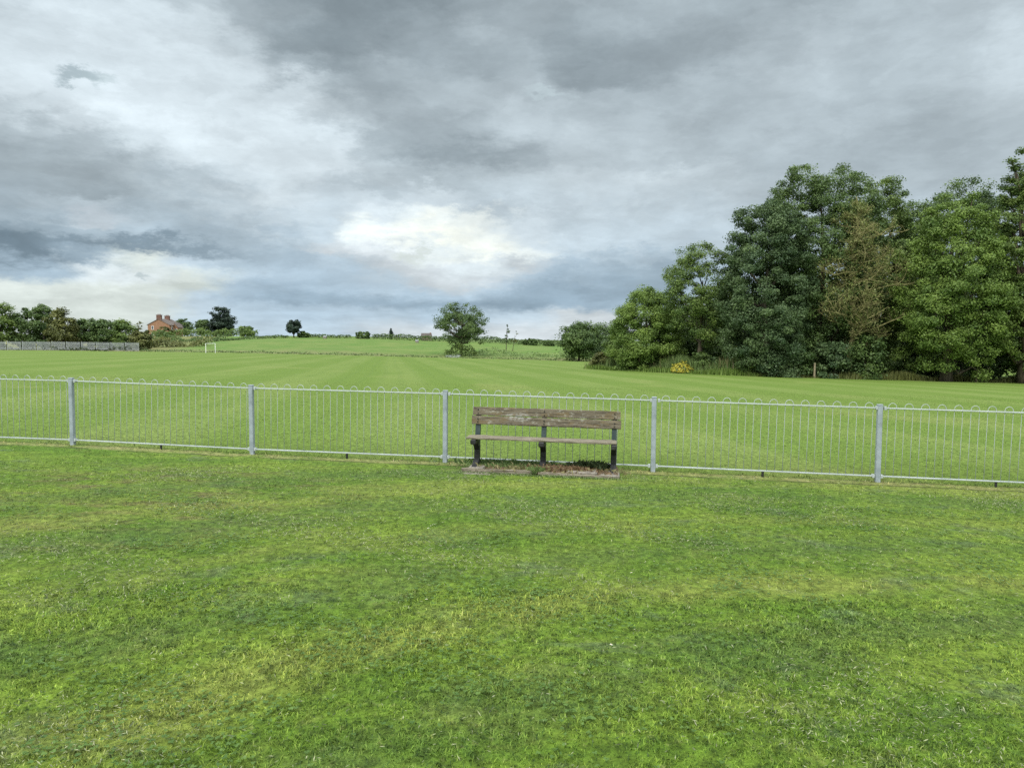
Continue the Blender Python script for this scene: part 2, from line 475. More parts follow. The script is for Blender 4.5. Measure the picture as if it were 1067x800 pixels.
brickd = simple_mat('sooty_brick', (.10, .060, .045), (.20, .110, .080), 2, .9)
def leaf_mat(name, dark, light, transl=.28, rough=.55):
    m, T = new_mat(name)
    tint = T.n('ShaderNodeAttribute', attribute_name='tint').outputs['Fac']
    c = T.mix(tint, dark, light)
    d = principled(T, c, rough, spec=.3)
    tr = T.n('ShaderNodeBsdfTranslucent'); T.L.new(c, tr.inputs[0])
    ms = T.n('ShaderNodeMixShader'); ms.inputs[0].default_value = transl
    T.L.new(d, ms.inputs[1]); T.L.new(tr.outputs[0], ms.inputs[2]); out(T, ms.outputs[0])
    return m
LM = {
 'dark': leaf_mat("dark_leaves", (0.0459, 0.0875, 0.0255), (0.1323, 0.2000, 0.0531)),
 'mid': leaf_mat("mid_green_leaves", (0.0664, 0.1178, 0.0283), (0.1866, 0.2624, 0.0598)),
 'light': leaf_mat("light_green_leaves", (0.0806, 0.1442, 0.0276), (0.2187, 0.3113, 0.0640)),
 'blue': leaf_mat("bluish_leaves", (0.0470, 0.0870, 0.0353), (0.1272, 0.1894, 0.0707)),
 'tawny': leaf_mat("dying_leaves", (.095, .125, .034), (.240, .270, .085)),
 'olive': leaf_mat("olive_leaves", (0.0713, 0.0900, 0.0255), (0.1944, 0.2040, 0.0612)),
 'conifer': leaf_mat("dark_needles", (.014, .030, .020), (.036, .064, .036), .1),
 'yellow': leaf_mat("yellow_flowers", (.34, .30, .03), (.60, .54, .08)),
 'straw': leaf_mat("straw_stems", (.14, .14, .05), (.36, .32, .16)),
 'weed': leaf_mat("weed_leaves", (.095, .155, .045), (.225, .310, .105)),
 'hay': leaf_mat("dead_grass", (.110, .070, .035), (.300, .200, .110)),
 'darkweed': leaf_mat("dark_weed", (.026, .042, .016), (.080, .110, .040)),
}

# ------------------------------------------------------------------ foliage
def unit(v): return v / np.maximum(np.linalg.norm(v, axis=-1, keepdims=True), 1e-9)

def leaves_mesh(name, P, Nn, size, tint, rng, aspect=.6):
    n = len(P)
    Nn = unit(Nn)
    a = unit(np.cross(Nn, unit(rng.normal(size=(n, 3)))))
    b = np.cross(Nn, a)
    L = size[:, None]
    V = np.stack([P - a * L * .5, P + b * L * aspect * .5 - a * L * .05, P + a * L * .5 + Nn * L * -.08, P - b * L * aspect * .5 - a * L * .05], 1).reshape(-1, 3)
    F = np.arange(n * 4).reshape(-1, 4)
    return mesh_np(name, V, F, np.repeat(np.clip(tint, 0, 1), 4))

def tree(name, label, cat, base, H, Rx, crown_base=.12, mat='dark', n_cl=130, per=200, leaf=.26, seed=0, gap=0.0, group=None,
         bark=None, Ry=None, shape='round', cr=.17, lean=0.0, limbs=10, tr=.028, spread=(.6, 1.0), trunk_on=True):
    rng = np.random.default_rng(seed); rr = random.Random(seed)
    Ry = Ry or Rx
    bark = bark or barkd
    root = thing(name, label, cat, base, 0, group)
    if group == WG: per = int(per * 1.6); leaf *= .76
    zb = H * crown_base; Hc = (H - zb) / 2
    ph = rng.random(12) * 6.28
    cen = []
    while len(cen) < n_cl:
        d = rng.normal(size=3); d /= np.linalg.norm(d)
        r = spread[0] + (spread[1] - spread[0]) * rng.random() ** .7
        th = math.atan2(d[1], d[0])
        lump = 1 + .13 * math.sin(2 * th + ph[0] + 2 * d[2]) + .11 * math.sin(3 * th + ph[1]) * math.cos(3 * d[2] + ph[2]) + .08 * math.sin(5 * d[2] + 4 * th + ph[3])
        zz = d[2]
        if shape == 'cone':
            f = max(.12, 1 - .62 * (zz * .5 + .5) ** 1.1)
        elif shape == 'wide':
            f = 1.12 - .25 * abs(zz)
        elif shape == 'col':
            f = 1.0
        else:
            f = 1.0 if zz < 0 else 1 - .05 * zz
        hx = math.sqrt(max(0, 1 - zz * zz)) ** (.62 if zz < 0 else .85)
        q = unit(np.array([d[0], d[1], 0])) if hx > 0 else np.zeros(3)
        c = np.array([q[0] * hx * Rx * f * r * lump, q[1] * hx * Ry * f * r * lump, zb + Hc + zz * Hc * r * (1 + .4 * (lump - 1))])
        c[2] = min(c[2], H * .97)
        if gap and (math.sin(c[0] * 1.7 / Rx * 3 + ph[4]) * math.sin(c[2] * 1.1 / Hc * 3 + ph[5]) + .5 * math.sin(c[1] / Rx * 4 + ph[6])) > 1 - 1.5 * gap: 
            if rng.random() < .85: continue
        c[0] += lean * c[2]
        cen.append(c)
    cen = np.array(cen)
    crad = cr * min(Rx, H * .45) * (.65 + .75 * rng.random(n_cl))
    ctint = rng.normal(.42, .21, n_cl)
    k = np.repeat(np.arange(n_cl), per)
    d = unit(rng.normal(size=(len(k), 3)))
    rad = crad[k] * (rng.random(len(k)) ** .5) * (1 + .35 * rng.random(len(k)) ** 4)
    P = cen[k] + d * rad[:, None] * np.array([1.15, 1.15, .72])
    mid = np.array([0, 0, zb + Hc])
    outw = unit(cen[k] - mid)
    Nn = .45 * outw + .5 * d + np.array([0, 0, .45]) + .55 * rng.normal(size=P.shape)
    P[:, 2] = np.maximum(P[:, 2], .03)
    tint = ctint[k] + rng.normal(0, .16, len(k))
    size = leaf * (.5 + 1.0 * rng.random(len(k)) ** 1.3)
    cm = leaves_mesh('crown', P, Nn, size, tint, rng); cm.materials.append(LM[mat])
    if trunk_on:
        b = MB(); r0 = H * tr
        top = zb + Hc * 1.25
        pts = []; x = y = 0.0
        for i in range(7):
            t = i / 6; x += rr.uniform(-.02, .02) * H * .5; y += rr.uniform(-.02, .02) * H * .5
            pts.append(Vector((x + lean * top * t, y, top * t - (.15 if i == 0 else 0))))
        b.tube(pts, [r0 * (1.35 if i == 0 else 1 - .8 * i / 6) for i in range(7)], 8)
        order = sorted(range(n_cl), key=lambda i: rr.random())[:limbs]
        for i in order:
            e = Vector(cen[i]); j = 1 + int(min(4.99, max(0, (e.z / top) * 5 - 1.2)))
            s = pts[j].copy()
            m1 = s.lerp(e, .35) + Vector((rr.uniform(-.3, .3), rr.uniform(-.3, .3), -.04 * H)); m2 = s.lerp(e, .7) + Vector((rr.uniform(-.3, .3), rr.uniform(-.3, .3), rr.uniform(-.3, .5)))
            r1 = r0 * .42
            b.tube([s, m1, m2, e], [r1, r1 * .7, r1 * .4, r1 * .15], 5)
        b.build('trunk', bark, root, True)
    link('crown', cm, root)
    return root

def ptree(name, label, cat, px, Y, top, half_px, **kw):
    b = spot(px, Y)
    H = at(px, top, Y).z - b.z
    b.z -= .05
    return tree(name, label, cat, b, H, half_px * Y / FPX, **kw)

WG = 'trees of the wood at the right edge of the field'
ptree('broadleaf_tree', 'low bushy tree with bright green top at the left end of the wood', 'tree', 673, 71, 299, 37, mat='light', n_cl=340, per=170, leaf=.20, seed=1, crown_base=-.15, group=WG, shape='round', cr=.17)
ptree('broadleaf_tree', 'airy tree with sky gaps standing left of the tallest dark trees', 'tree', 728, 67, 251, 37, mat='mid', n_cl=230, per=130, leaf=.19, seed=2, crown_base=.22, gap=.40, group=WG, cr=.16, limbs=24, tr=.02)
ptree('broadleaf_tree', 'dense dark tree whose left flank steps down towards the airy tree', 'tree', 797, 63, 206, 46, mat='blue', n_cl=520, per=170, leaf=.21, seed=3, crown_base=-.05, group=WG, cr=.145)
ptree('broadleaf_tree', 'tallest dark round-topped tree behind the dying tree', 'tree', 852, 67, 163, 62, mat='dark', n_cl=760, per=150, leaf=.22, seed=4, crown_base=-.05, group=WG, shape='round', cr=.115)
ptree('broadleaf_tree', 'dark tree rising just behind the right side of the dying tree', 'tree', 912, 69, 181, 36, mat='mid', n_cl=360, per=150, leaf=.22, seed=5, crown_base=-.05, group=WG, cr=.17)
ptree('broadleaf_tree', 'dark tree peeping over the top of the light green tree', 'tree', 995, 72, 181, 54, mat='dark', n_cl=380, per=150, leaf=.23, seed=6, crown_base=.05, group=WG, gap=.1, cr=.14)
ptree('broadleaf_tree', 'light green spreading tree with small gaps, right of the dying tree', 'tree', 985, 60, 200, 50, mat='light', n_cl=420, per=165, leaf=.21, seed=7, crown_base=.03, group=WG, gap=.25, cr=.15, limbs=26)
ptree('broadleaf_tree', 'tall tree cut off by the right edge of the photo', 'tree', 1072, 59, 146, 42, mat='mid', n_cl=460, per=150, leaf=.21, seed=8, crown_base=.03, group=WG, gap=.25, cr=.15, limbs=26)
ptree('broadleaf_tree', 'dark tree beyond the right edge of the view', 'tree', 1150, 63, 160, 55, mat='dark', n_cl=200, per=200, leaf=.3, seed=9, crown_base=.05, group=WG)
ptree('broadleaf_tree', 'green tree furthest right past the picture edge', 'tree', 1255, 60, 180, 58, mat='mid', n_cl=180, per=200, leaf=.3, seed=10, crown_base=.05, group=WG)
ptree('broadleaf_tree', 'dark low tree filling the gap behind the bushy and airy trees', 'tree', 706, 76, 318, 34, mat='dark', n_cl=140, per=200, leaf=.26, seed=12, crown_base=.0, group=WG, cr=.26)
ptree('broadleaf_tree', 'shaded tree at the back, between the dark and light green trees', 'tree', 945, 72, 206, 33, mat='dark', n_cl=220, per=170, leaf=.24, seed=13, crown_base=.0, group=WG, gap=.05, cr=.2)

# the dying tree: bare, lichened branching over a thin tawny leafage
def dying_tree(px, Y, top, half):
    b0 = spot(px, Y); H = at(px, top, Y).z - b0.z; Rr = half * Y / FPX
    root = thing('dying_tree', 'dying tree of bare yellowish branches in front of the dark wood', 'tree', b0, 0, WG)
    rr = random.Random(21); rng = np.random.default_rng(21)
    mb = MB(); tips = []
    def branch(p, d, L, r, lev):
        n = 5; pts = [p]; q = p.copy(); dd = d.copy()
        for i in range(n):
            dd = (dd + Vector((rr.uniform(-1, 1), rr.uniform(-1, 1), rr.uniform(-.6, .9))) * (.20 + .08 * lev)).normalized()
            q = q + dd * L / n
            if q.z < .8: q.z = .8
            pts.append(q.copy())
        mb.tube(pts, [r * (1 - .78 * i / n) for i in range(n + 1)], 5 if lev < 2 else 3, cap=lev < 2)
        if lev >= 2: tips.extend(pts[2:])
        if lev >= 4: return
        k = (0, 5, 4, 3)[lev] if lev else 0
        for j in range(k):
            t = rr.uniform(.25, 1); s = pts[min(n, int(t * n))]
            nd = (dd * .6 + Vector((rr.uniform(-1, 1), rr.uniform(-1, 1), rr.uniform(-.5, .8)))).normalized()
            branch(s, nd, L * rr.uniform(.42, .62), max(r * .5, .013), lev + 1)
    tp = [Vector((0, 0, -.2))]
    for i in range(9):
        tp.append(Vector((rr.uniform(-.25, .25), rr.uniform(-.2, .2), H * .9 * (i + 1) / 9)))
    mb.tube(tp, [.24 * (1 - .09 * i) for i in range(10)], 8)
    for i in range(46):
        t = .14 + .80 * (i / 45); z = H * .9 * t
        a = rr.uniform(0, 6.28)
        wid = Rr * (math.sin(math.pi * min(1, (t * .9 + .12))) ** .6) * (1.0 if t < .6 else 1 - .8 * (t - .6))
        p = tp[min(9, int(t * 9))].copy(); p.z = z
        branch(p, Vector((math.cos(a), math.sin(a) * .8 - .2, rr.uniform(-.15, .5))).normalized(), wid * rr.uniform(.65, 1.0), .085, 1)
    mb.build('trunk', barkl, root)
    tips = np.array([tuple(t) for t in tips])
    tips = tips[rng.random(len(tips)) < .08]
    k = np.repeat(np.arange(len(tips)), 5)
    P = tips[k] + rng.normal(0, .20, (len(k), 3))
    m = leaves_mesh('crown', P, rng.normal(size=P.shape) + [0, 0, .5], .11 + .12 * rng.random(len(k)), rng.normal(.5, .22, len(k)), rng)
    m.materials.append(LM['tawny']); link('crown', m, root)
dying_tree(886, 62.6, 184, 54)

# shrubs along the foot of the wood
SG = 'shrubs at the foot of the wood'
shr = [
 (626, 74.5, 366, 9, 'olive', 'rounded russet-green shrub at the left corner of the planting'),
 (648, 77, 352, 15, 'light', 'bright green shrub just behind the russet corner shrub'),
 (664, 71, 362, 9, 'light', 'pale young shrub beside the first planting stake'),
 (682, 70, 366, 9, 'mid', 'small upright shrub right of the pale young shrub'),
 (742, 66, 358, 22, 'dark', 'dark shrub behind the yellow flowers'),
 (775, 62.5, 362, 12, 'mid', 'slim green shrub beside the slender stake'),
 (800, 62, 352, 20, 'blue', 'bluish shrub between slender stake and pale posts'),
 (832, 62, 350, 18, 'dark', 'dark shrub between the two pale fence posts'),
 (868, 60.9, 352, 18, 'blue', 'dense shrub under the left half of the dying tree'),
 (902, 60.9, 350, 20, 'dark', 'dark shrub under the right half of the dying tree'),
 (945, 64, 348, 22, 'dark', 'dark shrub left of the light green tree trunk'),
 (985, 64, 352, 22, 'blue', 'shaded shrub under the light green tree'),
 (1030, 62, 345, 22, 'dark', 'dark shrub near the pale post by the right edge'),
 (1072, 61, 340, 24, 'mid', 'shrub cut off by the right edge of the photo'),
 (1120, 61, 345, 26, 'dark', 'dark shrub just beyond the right edge'),
 (1180, 61, 345, 28, 'dark', 'second dark shrub beyond the right edge'),
 (1250, 60, 345, 30, 'dark', 'furthest right shrub outside the picture'),
]
for i, (px, Y, top, hw, mt, lb) in enumerate(shr):
    ptree('shrub', lb, 'shrub', px, Y, top, hw, mat=mt, n_cl=46, per=130, leaf=.2, seed=40 + i, crown_base=-.25, group=SG, cr=.34, limbs=5, tr=.014, spread=(.4, 1.0))

# shade-side backing trees deeper in the wood (what one sees between the front stems)
for i, (px, Y, top, hw, lb) in enumerate([
    (760, 82, 300, 40, 'deep wood tree behind the airy tree and yellow flowers'), (830, 84, 280, 48, 'deep wood tree behind the pale fence posts'),
    (905, 84, 290, 46, 'deep wood tree behind the trunk of the dying tree'), (985, 88, 300, 50, 'deep wood tree glimpsed under the light green tree'),
    (1065, 84, 280, 48, 'deep wood tree behind the post near the right edge')]):
    ptree('broadleaf_tree', lb, 'tree', px, Y, top, hw, mat='dark', n_cl=110, per=130, leaf=.45, seed=70 + i, crown_base=-.05, group=WG, cr=.26)

# ------------------------------------------------------------------ left trees, far trees
LG = 'trees along the left boundary behind the grey palisade'
for i, (px, Y, top, hw, mt, lb) in enumerate([
    (-34, 158, 312, 20, 'dark', 'tree just outside the left edge of the picture'),
    (2, 160, 313, 15, 'mid', 'tree cut by the left edge behind the palisade'),
    (27, 162, 320, 13, 'dark', 'second tree from the left edge, lower than its right neighbour'),
    (46, 160, 317, 14, 'dark', 'highest rounded tree of the left clump'),
    (65, 158, 321, 13, 'olive', 'olive tree at the right end of the left clump'),
    (92, 163, 331, 12, 'dark', 'round dark tree right of the dip in the left trees'),
    (112, 163, 332, 13, 'dark', 'middle dark tree left of the brick house'),
    (131, 161, 334, 12, 'mid', 'smaller green tree ending the row left of the brick house'),
    (147, 157, 344, 9, 'olive', 'olive bush below and left of the brick house'),
    (-75, 156, 310, 24, 'dark', 'furthest left tree beyond the picture')]):
    ptree('broadleaf_tree', lb, 'tree', px, Y, top, hw, mat=mt, n_cl=80, per=120, leaf=.42, seed=100 + i, crown_base=-.02, group=LG, cr=.30)

def fartree(name, lb, px, Y, top, hw, mt, sd, cb=.05, group=None, **kw):
    return ptree(name, lb, 'tree', px, Y, top, hw, mat=mt, n_cl=kw.pop('n_cl', 60), per=kw.pop('per', 90), leaf=kw.pop('leaf', .55), seed=sd, crown_base=cb, group=group, cr=kw.pop('cr', .3), **kw)
fartree('broadleaf_tree', 'rounded dark tree immediately right of the brick house', 192, 325, 331, 7.5, 'dark', 120)
fartree('broadleaf_tree', 'low round tree left of the dark cypress-like tree', 213, 285, 333, 9, 'dark', 121)
fartree('shrub', 'rounded bush screening the foot of the brick house', 173, 283, 341, 8.5, 'olive', 150, cb=-.2)
fartree('evergreen_tree', 'tall near-black evergreen right of the brick house', 232, 283, 320, 12.5, 'conifer', 122, n_cl=200, per=110, cr=.2, cb=-.25, spread=(.3, 1.0))
fartree('broadleaf_tree', 'low dark tree at the right end of the house hedge', 257, 275, 339.5, 8, 'dark', 123, cb=-.1)
fartree('broadleaf_tree', 'small lollipop tree alone on the pasture skyline', 306, 262, 333.5, 6.5, 'conifer', 124, cb=.25, tr=.04)
fartree('broadleaf_tree', 'low rounded bush on the skyline right of the lollipop tree', 316, 264, 345, 6, 'dark', 125, cb=-.2)
fartree('broadleaf_tree', 'small rounded tree on the skyline midway to the lone tree', 378, 262, 345.5, 8, 'dark', 126, cb=-.2)
fartree('conifer', 'thin dark spire-shaped conifer on the skyline', 407.5, 268, 341, 1.9, 'conifer', 127, shape='cone', n_cl=90, per=60, leaf=.28, cr=.55, cb=-.05, spread=(.1, .8))
fartree('broadleaf_tree', 'lone airy tree standing at the far edge of the field', 481, 172, 315.5, 28, 'dark', 141, cb=.16, n_cl=210, per=90, leaf=.32, gap=.5, limbs=34, cr=.17, tr=.032, shape='wide', spread=(.35, 1.0))
fartree('sapling', 'thin sparse sapling on the skyline right of the lone tree', 527.5, 200, 337, 3.2, 'blue', 129, cb=.25, n_cl=10, per=40, leaf=.3, limbs=9, cr=.32, tr=.016)
fartree('sapling', 'shorter leaning sapling right beside the thin sparse one', 534, 202, 343, 3.0, 'olive', 130, cb=.3, n_cl=7, per=22, leaf=.3, limbs=7, lean=.12, cr=.3, tr=.014)
fartree('broadleaf_tree', 'bare-looking small tree left of the brick house', 145, 296, 334, 3.5, 'olive', 131, cb=.2, n_cl=12, per=26, leaf=.4, limbs=8)
fartree('broadleaf_tree', 'low skyline bush right of the saplings', 552, 262, 352, 7, 'dark', 132, cb=-.3)
fartree('broadleaf_tree', 'small skyline bush nearest the round oak', 572, 264, 355.5, 5.5, 'dark', 133, cb=-.3)
fartree('broadleaf_tree', 'dark round oak at the far right corner of the field', 603, 148, 335.5, 19, 'dark', 134, cb=.10, n_cl=150, per=150, leaf=.36, shape='wide', cr=.28)
fartree('broadleaf_tree', 'paler tree tucked behind the dark round oak', 628, 160, 336, 13, 'blue', 135, cb=.02, n_cl=90, per=120, leaf=.4)
fartree('broadleaf_tree', 'green tree between the pale tree and the wood', 646, 130, 347, 14, 'mid', 136, cb=-.1, n_cl=90, per=120, leaf=.4)

# ------------------------------------------------------------------ hedges and rough growth
def hedge(name, label, cat, pts, hgt, width, mat, seed, dens=26, leaf=.5, kind=None, top_var=.3):
    """pts: (px, Y) in order"""
    rng = np.random.default_rng(seed)
    W = [spot(px, Y) for px, Y in pts]
    P = []
    for a, b in zip(W[:-1], W[1:]):
        L = (b - a).length; n = int(L * dens)
        t = rng.random(n)
        x = a.x + (b.x - a.x) * t; y = a.y + (b.y - a.y) * t + rng.normal(0, width * .4, n)
        x += rng.normal(0, .3, n)
        s = x * .9 + y * .2
        hh = hgt * (1 + top_var * (np.sin(s * .9 + seed) * .5 + np.sin(s * .37 + 2 * seed) * .6 + np.sin(s * 2.3) * .3))
        z = hh * rng.random(n) ** .65
        P.append(np.stack([x, y, ground(x, y) + z], -1))
    P = np.concatenate(P); o = P.mean(0); o[2] = ground(o[0], o[1])
    tint = rng.normal(.42, .15, len(P)) + .18 * np.sin(P[:, 0] * .8 + seed) * np.sin(P[:, 2] * 2 + P[:, 0] * .3)
    m = leaves_mesh(name, P - o, rng.normal(size=P.shape) * .7 + [0, -.35, .6], leaf * (.6 + .8 * rng.random(len(P))), tint, rng, .8)
    m.materials.append(LM[mat])
    ob = link(name, m); ob.location = o
    return tag(ob, label, cat, kind=kind)
hedge('hedge', 'clipped dark green hedge in front of the brick house', 'hedge', [(158, 276), (205, 272), (250, 268), (268, 266)], 2.6, 1.6, 'mid', 1, 60, .5)
hedge('hedge', 'long dark boundary line climbing the left bank to the skyline', 'hedge', [(165, 200), (190, 205), (222, 215), (262, 238), (300, 258)], .9, 1.2, 'dark', 2, 26, .4)
hedge('hedge', 'hedge on the skyline between lollipop tree and small round tree', 'hedge', [(318, 264), (345, 263), (366, 263)], 1.2, 1.0, 'dark', 3, 70, .35, top_var=.12)
hedge('hedge', 'skyline hedge running behind the spire-shaped conifer to the lone tree', 'hedge', [(388, 264), (415, 262), (440, 262), (470, 262)], 1.9, 1.2, 'dark', 4, 90, .38, top_var=.14)
hedge('hedge', 'skyline hedge right of the lone tree below the saplings', 'hedge', [(470, 262), (500, 261), (540, 261), (585, 262)], 2.1, 1.2, 'dark', 5, 90, .38, top_var=.14)
hedge('bramble_bank', 'scrubby brambles on the rough bank below the house', 'brambles', [(140, 168), (165, 178), (190, 184), (215, 190)], 1.8, 7, 'olive', 6, 75, .45, kind='stuff', top_var=.7)
hedge('dark_scrub', 'darker scrub clumps scattered on the bank under the hedge', 'scrub', [(150, 205), (185, 222), (215, 235), (240, 245)], 1.7, 6, 'dark', 7, 26, .45, kind='stuff', top_var=.9)
hedge('palisade_weeds', 'weeds and ivy along the foot of the grey palisade', 'weeds', [(-60, 150.5), (0, 150.5), (60, 150.5), (118, 150.5), (150, 151.5)], .7, .5, 'darkweed', 8, 26, .3, kind='stuff', top_var=.7)
hedge('rough_grass_edge', 'unmown rough grass along the far edge of the pitch', 'rough grass', [(146, 152), (250, 152), (400, 152), (520, 152), (600, 152)], .38, .9, 'weed', 9, 24, .2, kind='stuff')
hedge('ditch_plants', 'dark low plants lining the far edge of the mown pitch', 'plants', [(146, 150.6), (250, 150.6), (400, 150.6), (520, 150.6), (628, 150.6)], .34, .25, 'dark', 10, 26, .2, kind='stuff', top_var=.8)
hedge('field_weeds', 'tall green weeds on the pasture right of the lone tree', 'weeds', [(484, 175), (515, 172), (550, 170), (600, 168)], 1.0, 9, 'weed', 11, 60, .34, kind='stuff', top_var=.8)
hedge('lone_tree_scrub', 'scrub bushes clustered around the foot of the lone tree', 'scrub', [(464, 171), (480, 168), (497, 170)], 1.6, 1.5, 'mid', 12, 90, .36, kind='stuff', top_var=.7)
hedge('oak_foot_scrub', 'pale scrub growing behind the round oak', 'scrub', [(585, 151), (610, 150), (640, 146)], 1.6, 1.5, 'light', 13, 50, .32, kind='stuff', top_var=.6)

# tall herbs in the planting strip at the foot of the wood
def herbs(name, label, cat, pts, depth, n, hgt, mat, seed, w=.03, kind='stuff', cut=0.0):
    rng = np.random.default_rng(seed)
    W = [spot(px, Y) for px, Y in pts]
    V = []; F = []; Tn = []
    for k in range(n):
        i = rng.integers(len(W) - 1); t = rng.random(); p = W[i].lerp(W[i + 1], t)
        x = p.x + rng.normal(0, .3); y = p.y + rng.random() * depth
        z = gz(x, y); h_ = hgt * (.4 + .7 * rng.random()) * (1 + .35 * math.sin(x * 1.3 + seed) + .25 * math.sin(x * .45))
        a = rng.random() * 6.28; dx, dy = math.cos(a), math.sin(a); l = rng.random() * .35 * h_
        b = len(V); tn = float(np.clip(rng.normal(.45, .2), 0, 1))
        V += [(x - dy * w, y + dx * w, z), (x + dy * w, y - dx * w, z), (x + dx * l * .5 + dy * w, y + dy * l * .5 - dx * w, z + h_ * .6), (x + dx * l, y + dy * l, z + h_)]
        F.append((b, b + 1, b + 2, b + 3)); Tn += [tn] * 4
    V = np.array(V); o = V.mean(0); o[2] = gz(o[0], o[1])
    m = mesh_np(name, V - o, np.array(F), Tn); m.materials.append(LM[mat]); ob = link(name, m); ob.location = o
    return tag(ob, label, cat, kind=kind)
ST = [(618, 75), (640, 72.5), (700, 67), (760, 62.5), (790, 61.5)]
herbs('tall_herbs', 'tall green herbs and nettles along the front of the planting', 'herbs', ST, 2.6, 11000, 1.15, 'weed', 1, .035)
herbs('dry_stems', 'dry straw coloured stems mixed through the herbs', 'dry stems', ST, 2.4, 1100, 1.2, 'straw', 2, .025)
herbs('long_grass', 'long bright grass fringe in front of the planting', 'long grass', [(616, 74), (640, 71.3), (700, 66), (760, 61.8), (800, 60.8)], 1.6, 9000, .42, 'light', 3, .03)
herbs('wood_edge_grass', 'uncut grass and nettles along the foot of the wood', 'rough grass', [(790, 61), (900, 60), (1000, 60), (1100, 60), (1250, 59)], 1.6, 9000, .5, 'olive', 4, .035)
# yellow flowering clump
yb = spot(711, 65.2)
yr = thing('flowering_shrub', 'rounded clump covered in bright yellow flowers', 'flowers', yb)
rng = np.random.default_rng(5); n = 1500
d = unit(rng.normal(size=(n, 3))); d[:, 2] = abs(d[:, 2]); P = d * np.array([.86, .6, .85]) * (1 + .22 * np.sin(d[:, :1] * 9 + 2) * np.sin(d[:, 1:2] * 8)) * (.75 + .3 * rng.random((n, 1))) * (1 + .12 * np.sin(d[:, :1] * 7 + 1)); P[:, 2] += .08
m = leaves_mesh('leaves', P * .88, d + rng.normal(size=P.shape) * .4, .12 + .1 * rng.random(n), rng.normal(.6, .2, n), rng); m.materials.append(LM['weed']); link('leaves', m, yr)
k = (d[:, 2] > .05) & (rng.random(n) < .75); P2 = P[k] * 1.03
m = leaves_mesh('flower_heads', P2, d[k] + rng.normal(size=P2.shape) * .4, .09 + .08 * rng.random(len(P2)), rng.normal(.5, .25, len(P2)), rng, .9); m.materials.append(LM['yellow']); link('flower_heads', m, yr)

# ------------------------------------------------------------------ stakes and posts by the wood
for px, Y, top, tilt, lb, w_ in [
    (666, 70.3, 369, .02, 'pale planting stake beside the pale young shrub', .06), (649, 72, 371, -.01, 'grey stake behind the herbs near the corner shrub', .05),
    (763.5, 62.3, 377, 0, 'slender stake beside the slim green shrub', .05), (816.5, 61, 376.5, .0, 'left one of the two pale posts before the dark shrubs', .08),
    (848.5, 60.6, 378, .0, 'right one of the two pale posts before the dark shrubs', .08), (1017, 59.6, 384, .10, 'leaning pale post near the right edge of the wood', .08)]:
    b0 = spot(px, Y); H = at(px, top, Y).z - b0.z
    mb = MB(); mb.tube([(0, 0, -.2), (0, 0, H * .5), (0, 0, H * .985), (0, 0, H)], [w_, w_ * .97, w_ * .95, w_ * .6], 7)
    o = mb.build('wooden_post', stake_m); o.location = b0; o.rotation_euler = (0, tilt, 0)
    tag(o, lb, 'post', 'wooden stakes and posts along the wood')

# ------------------------------------------------------------------ mini goal
g = spot(219.5, 139.5)
gr_ = thing('goal', 'small white goal frame at the far side of the pitch', 'goal', g, R(84))
MB().tube([(-1.75, 0, -.1), (-1.75, 0, 1.80)], .055, 8).build('post', white, gr_)
MB().tube([(1.75, 0, -.1), (1.75, 0, 1.80)], .055, 8).build('post', white, gr_)
MB().tube([(-1.80, 0, 1.78), (1.80, 0, 1.78)], .045, 8).build('crossbar', white, gr_)

# ------------------------------------------------------------------ palisade fence far left
pf0, pf1 = spot(-70, 149.5), spot(146, 151.0)
nP = int((pf1 - pf0).length / 2.75)
pr = thing('palisade_fence', 'grey steel palisade fence below the trees on the far left', 'fence', pf0)
dv = (pf1 - pf0) / nP
dirv = Vector((dv.x, dv.y, 0)).normalized()
ang = math.atan2(dv.y, dv.x)
pm = MB()
for i in range(17):
    x = .08 + i * .162
    pm.add([(x - .034, -.012, .08), (x + .034, -.012, .08), (x + .034, -.012, 1.72), (x, -.012, 1.82), (x - .034, -.012, 1.72),
            (x - .034, .0, .08), (x + .034, .0, .08), (x + .034, .0, 1.72), (x, .0, 1.82), (x - .034, .0, 1.72)],
           [(0,1,2,3,4), (9,8,7,6,5), (0,5,6,1), (1,6,7,2), (2,7,8,3), (3,8,9,4), (4,9,5,0)])
pm.box(0, 2.74, .004, .05, .38, .43); pm.box(0, 2.74, .004, .05, 1.42, 1.47)
pmesh = pm.mesh('panel', paling)
psm = MB().box(-.05, .05, .06, .14, -.2, 1.85).mesh('post', paling)
for i in range(nP):
    p = dv * i; zz = gz(pf0.x + p.x, pf0.y + p.y) - pf0.z
    for nm, mm in (('panel', pmesh), ('post', psm)):
        o = link(nm, mm, pr); o.location = (p.x, p.y, zz); o.rotation_euler = (0, 0, ang)

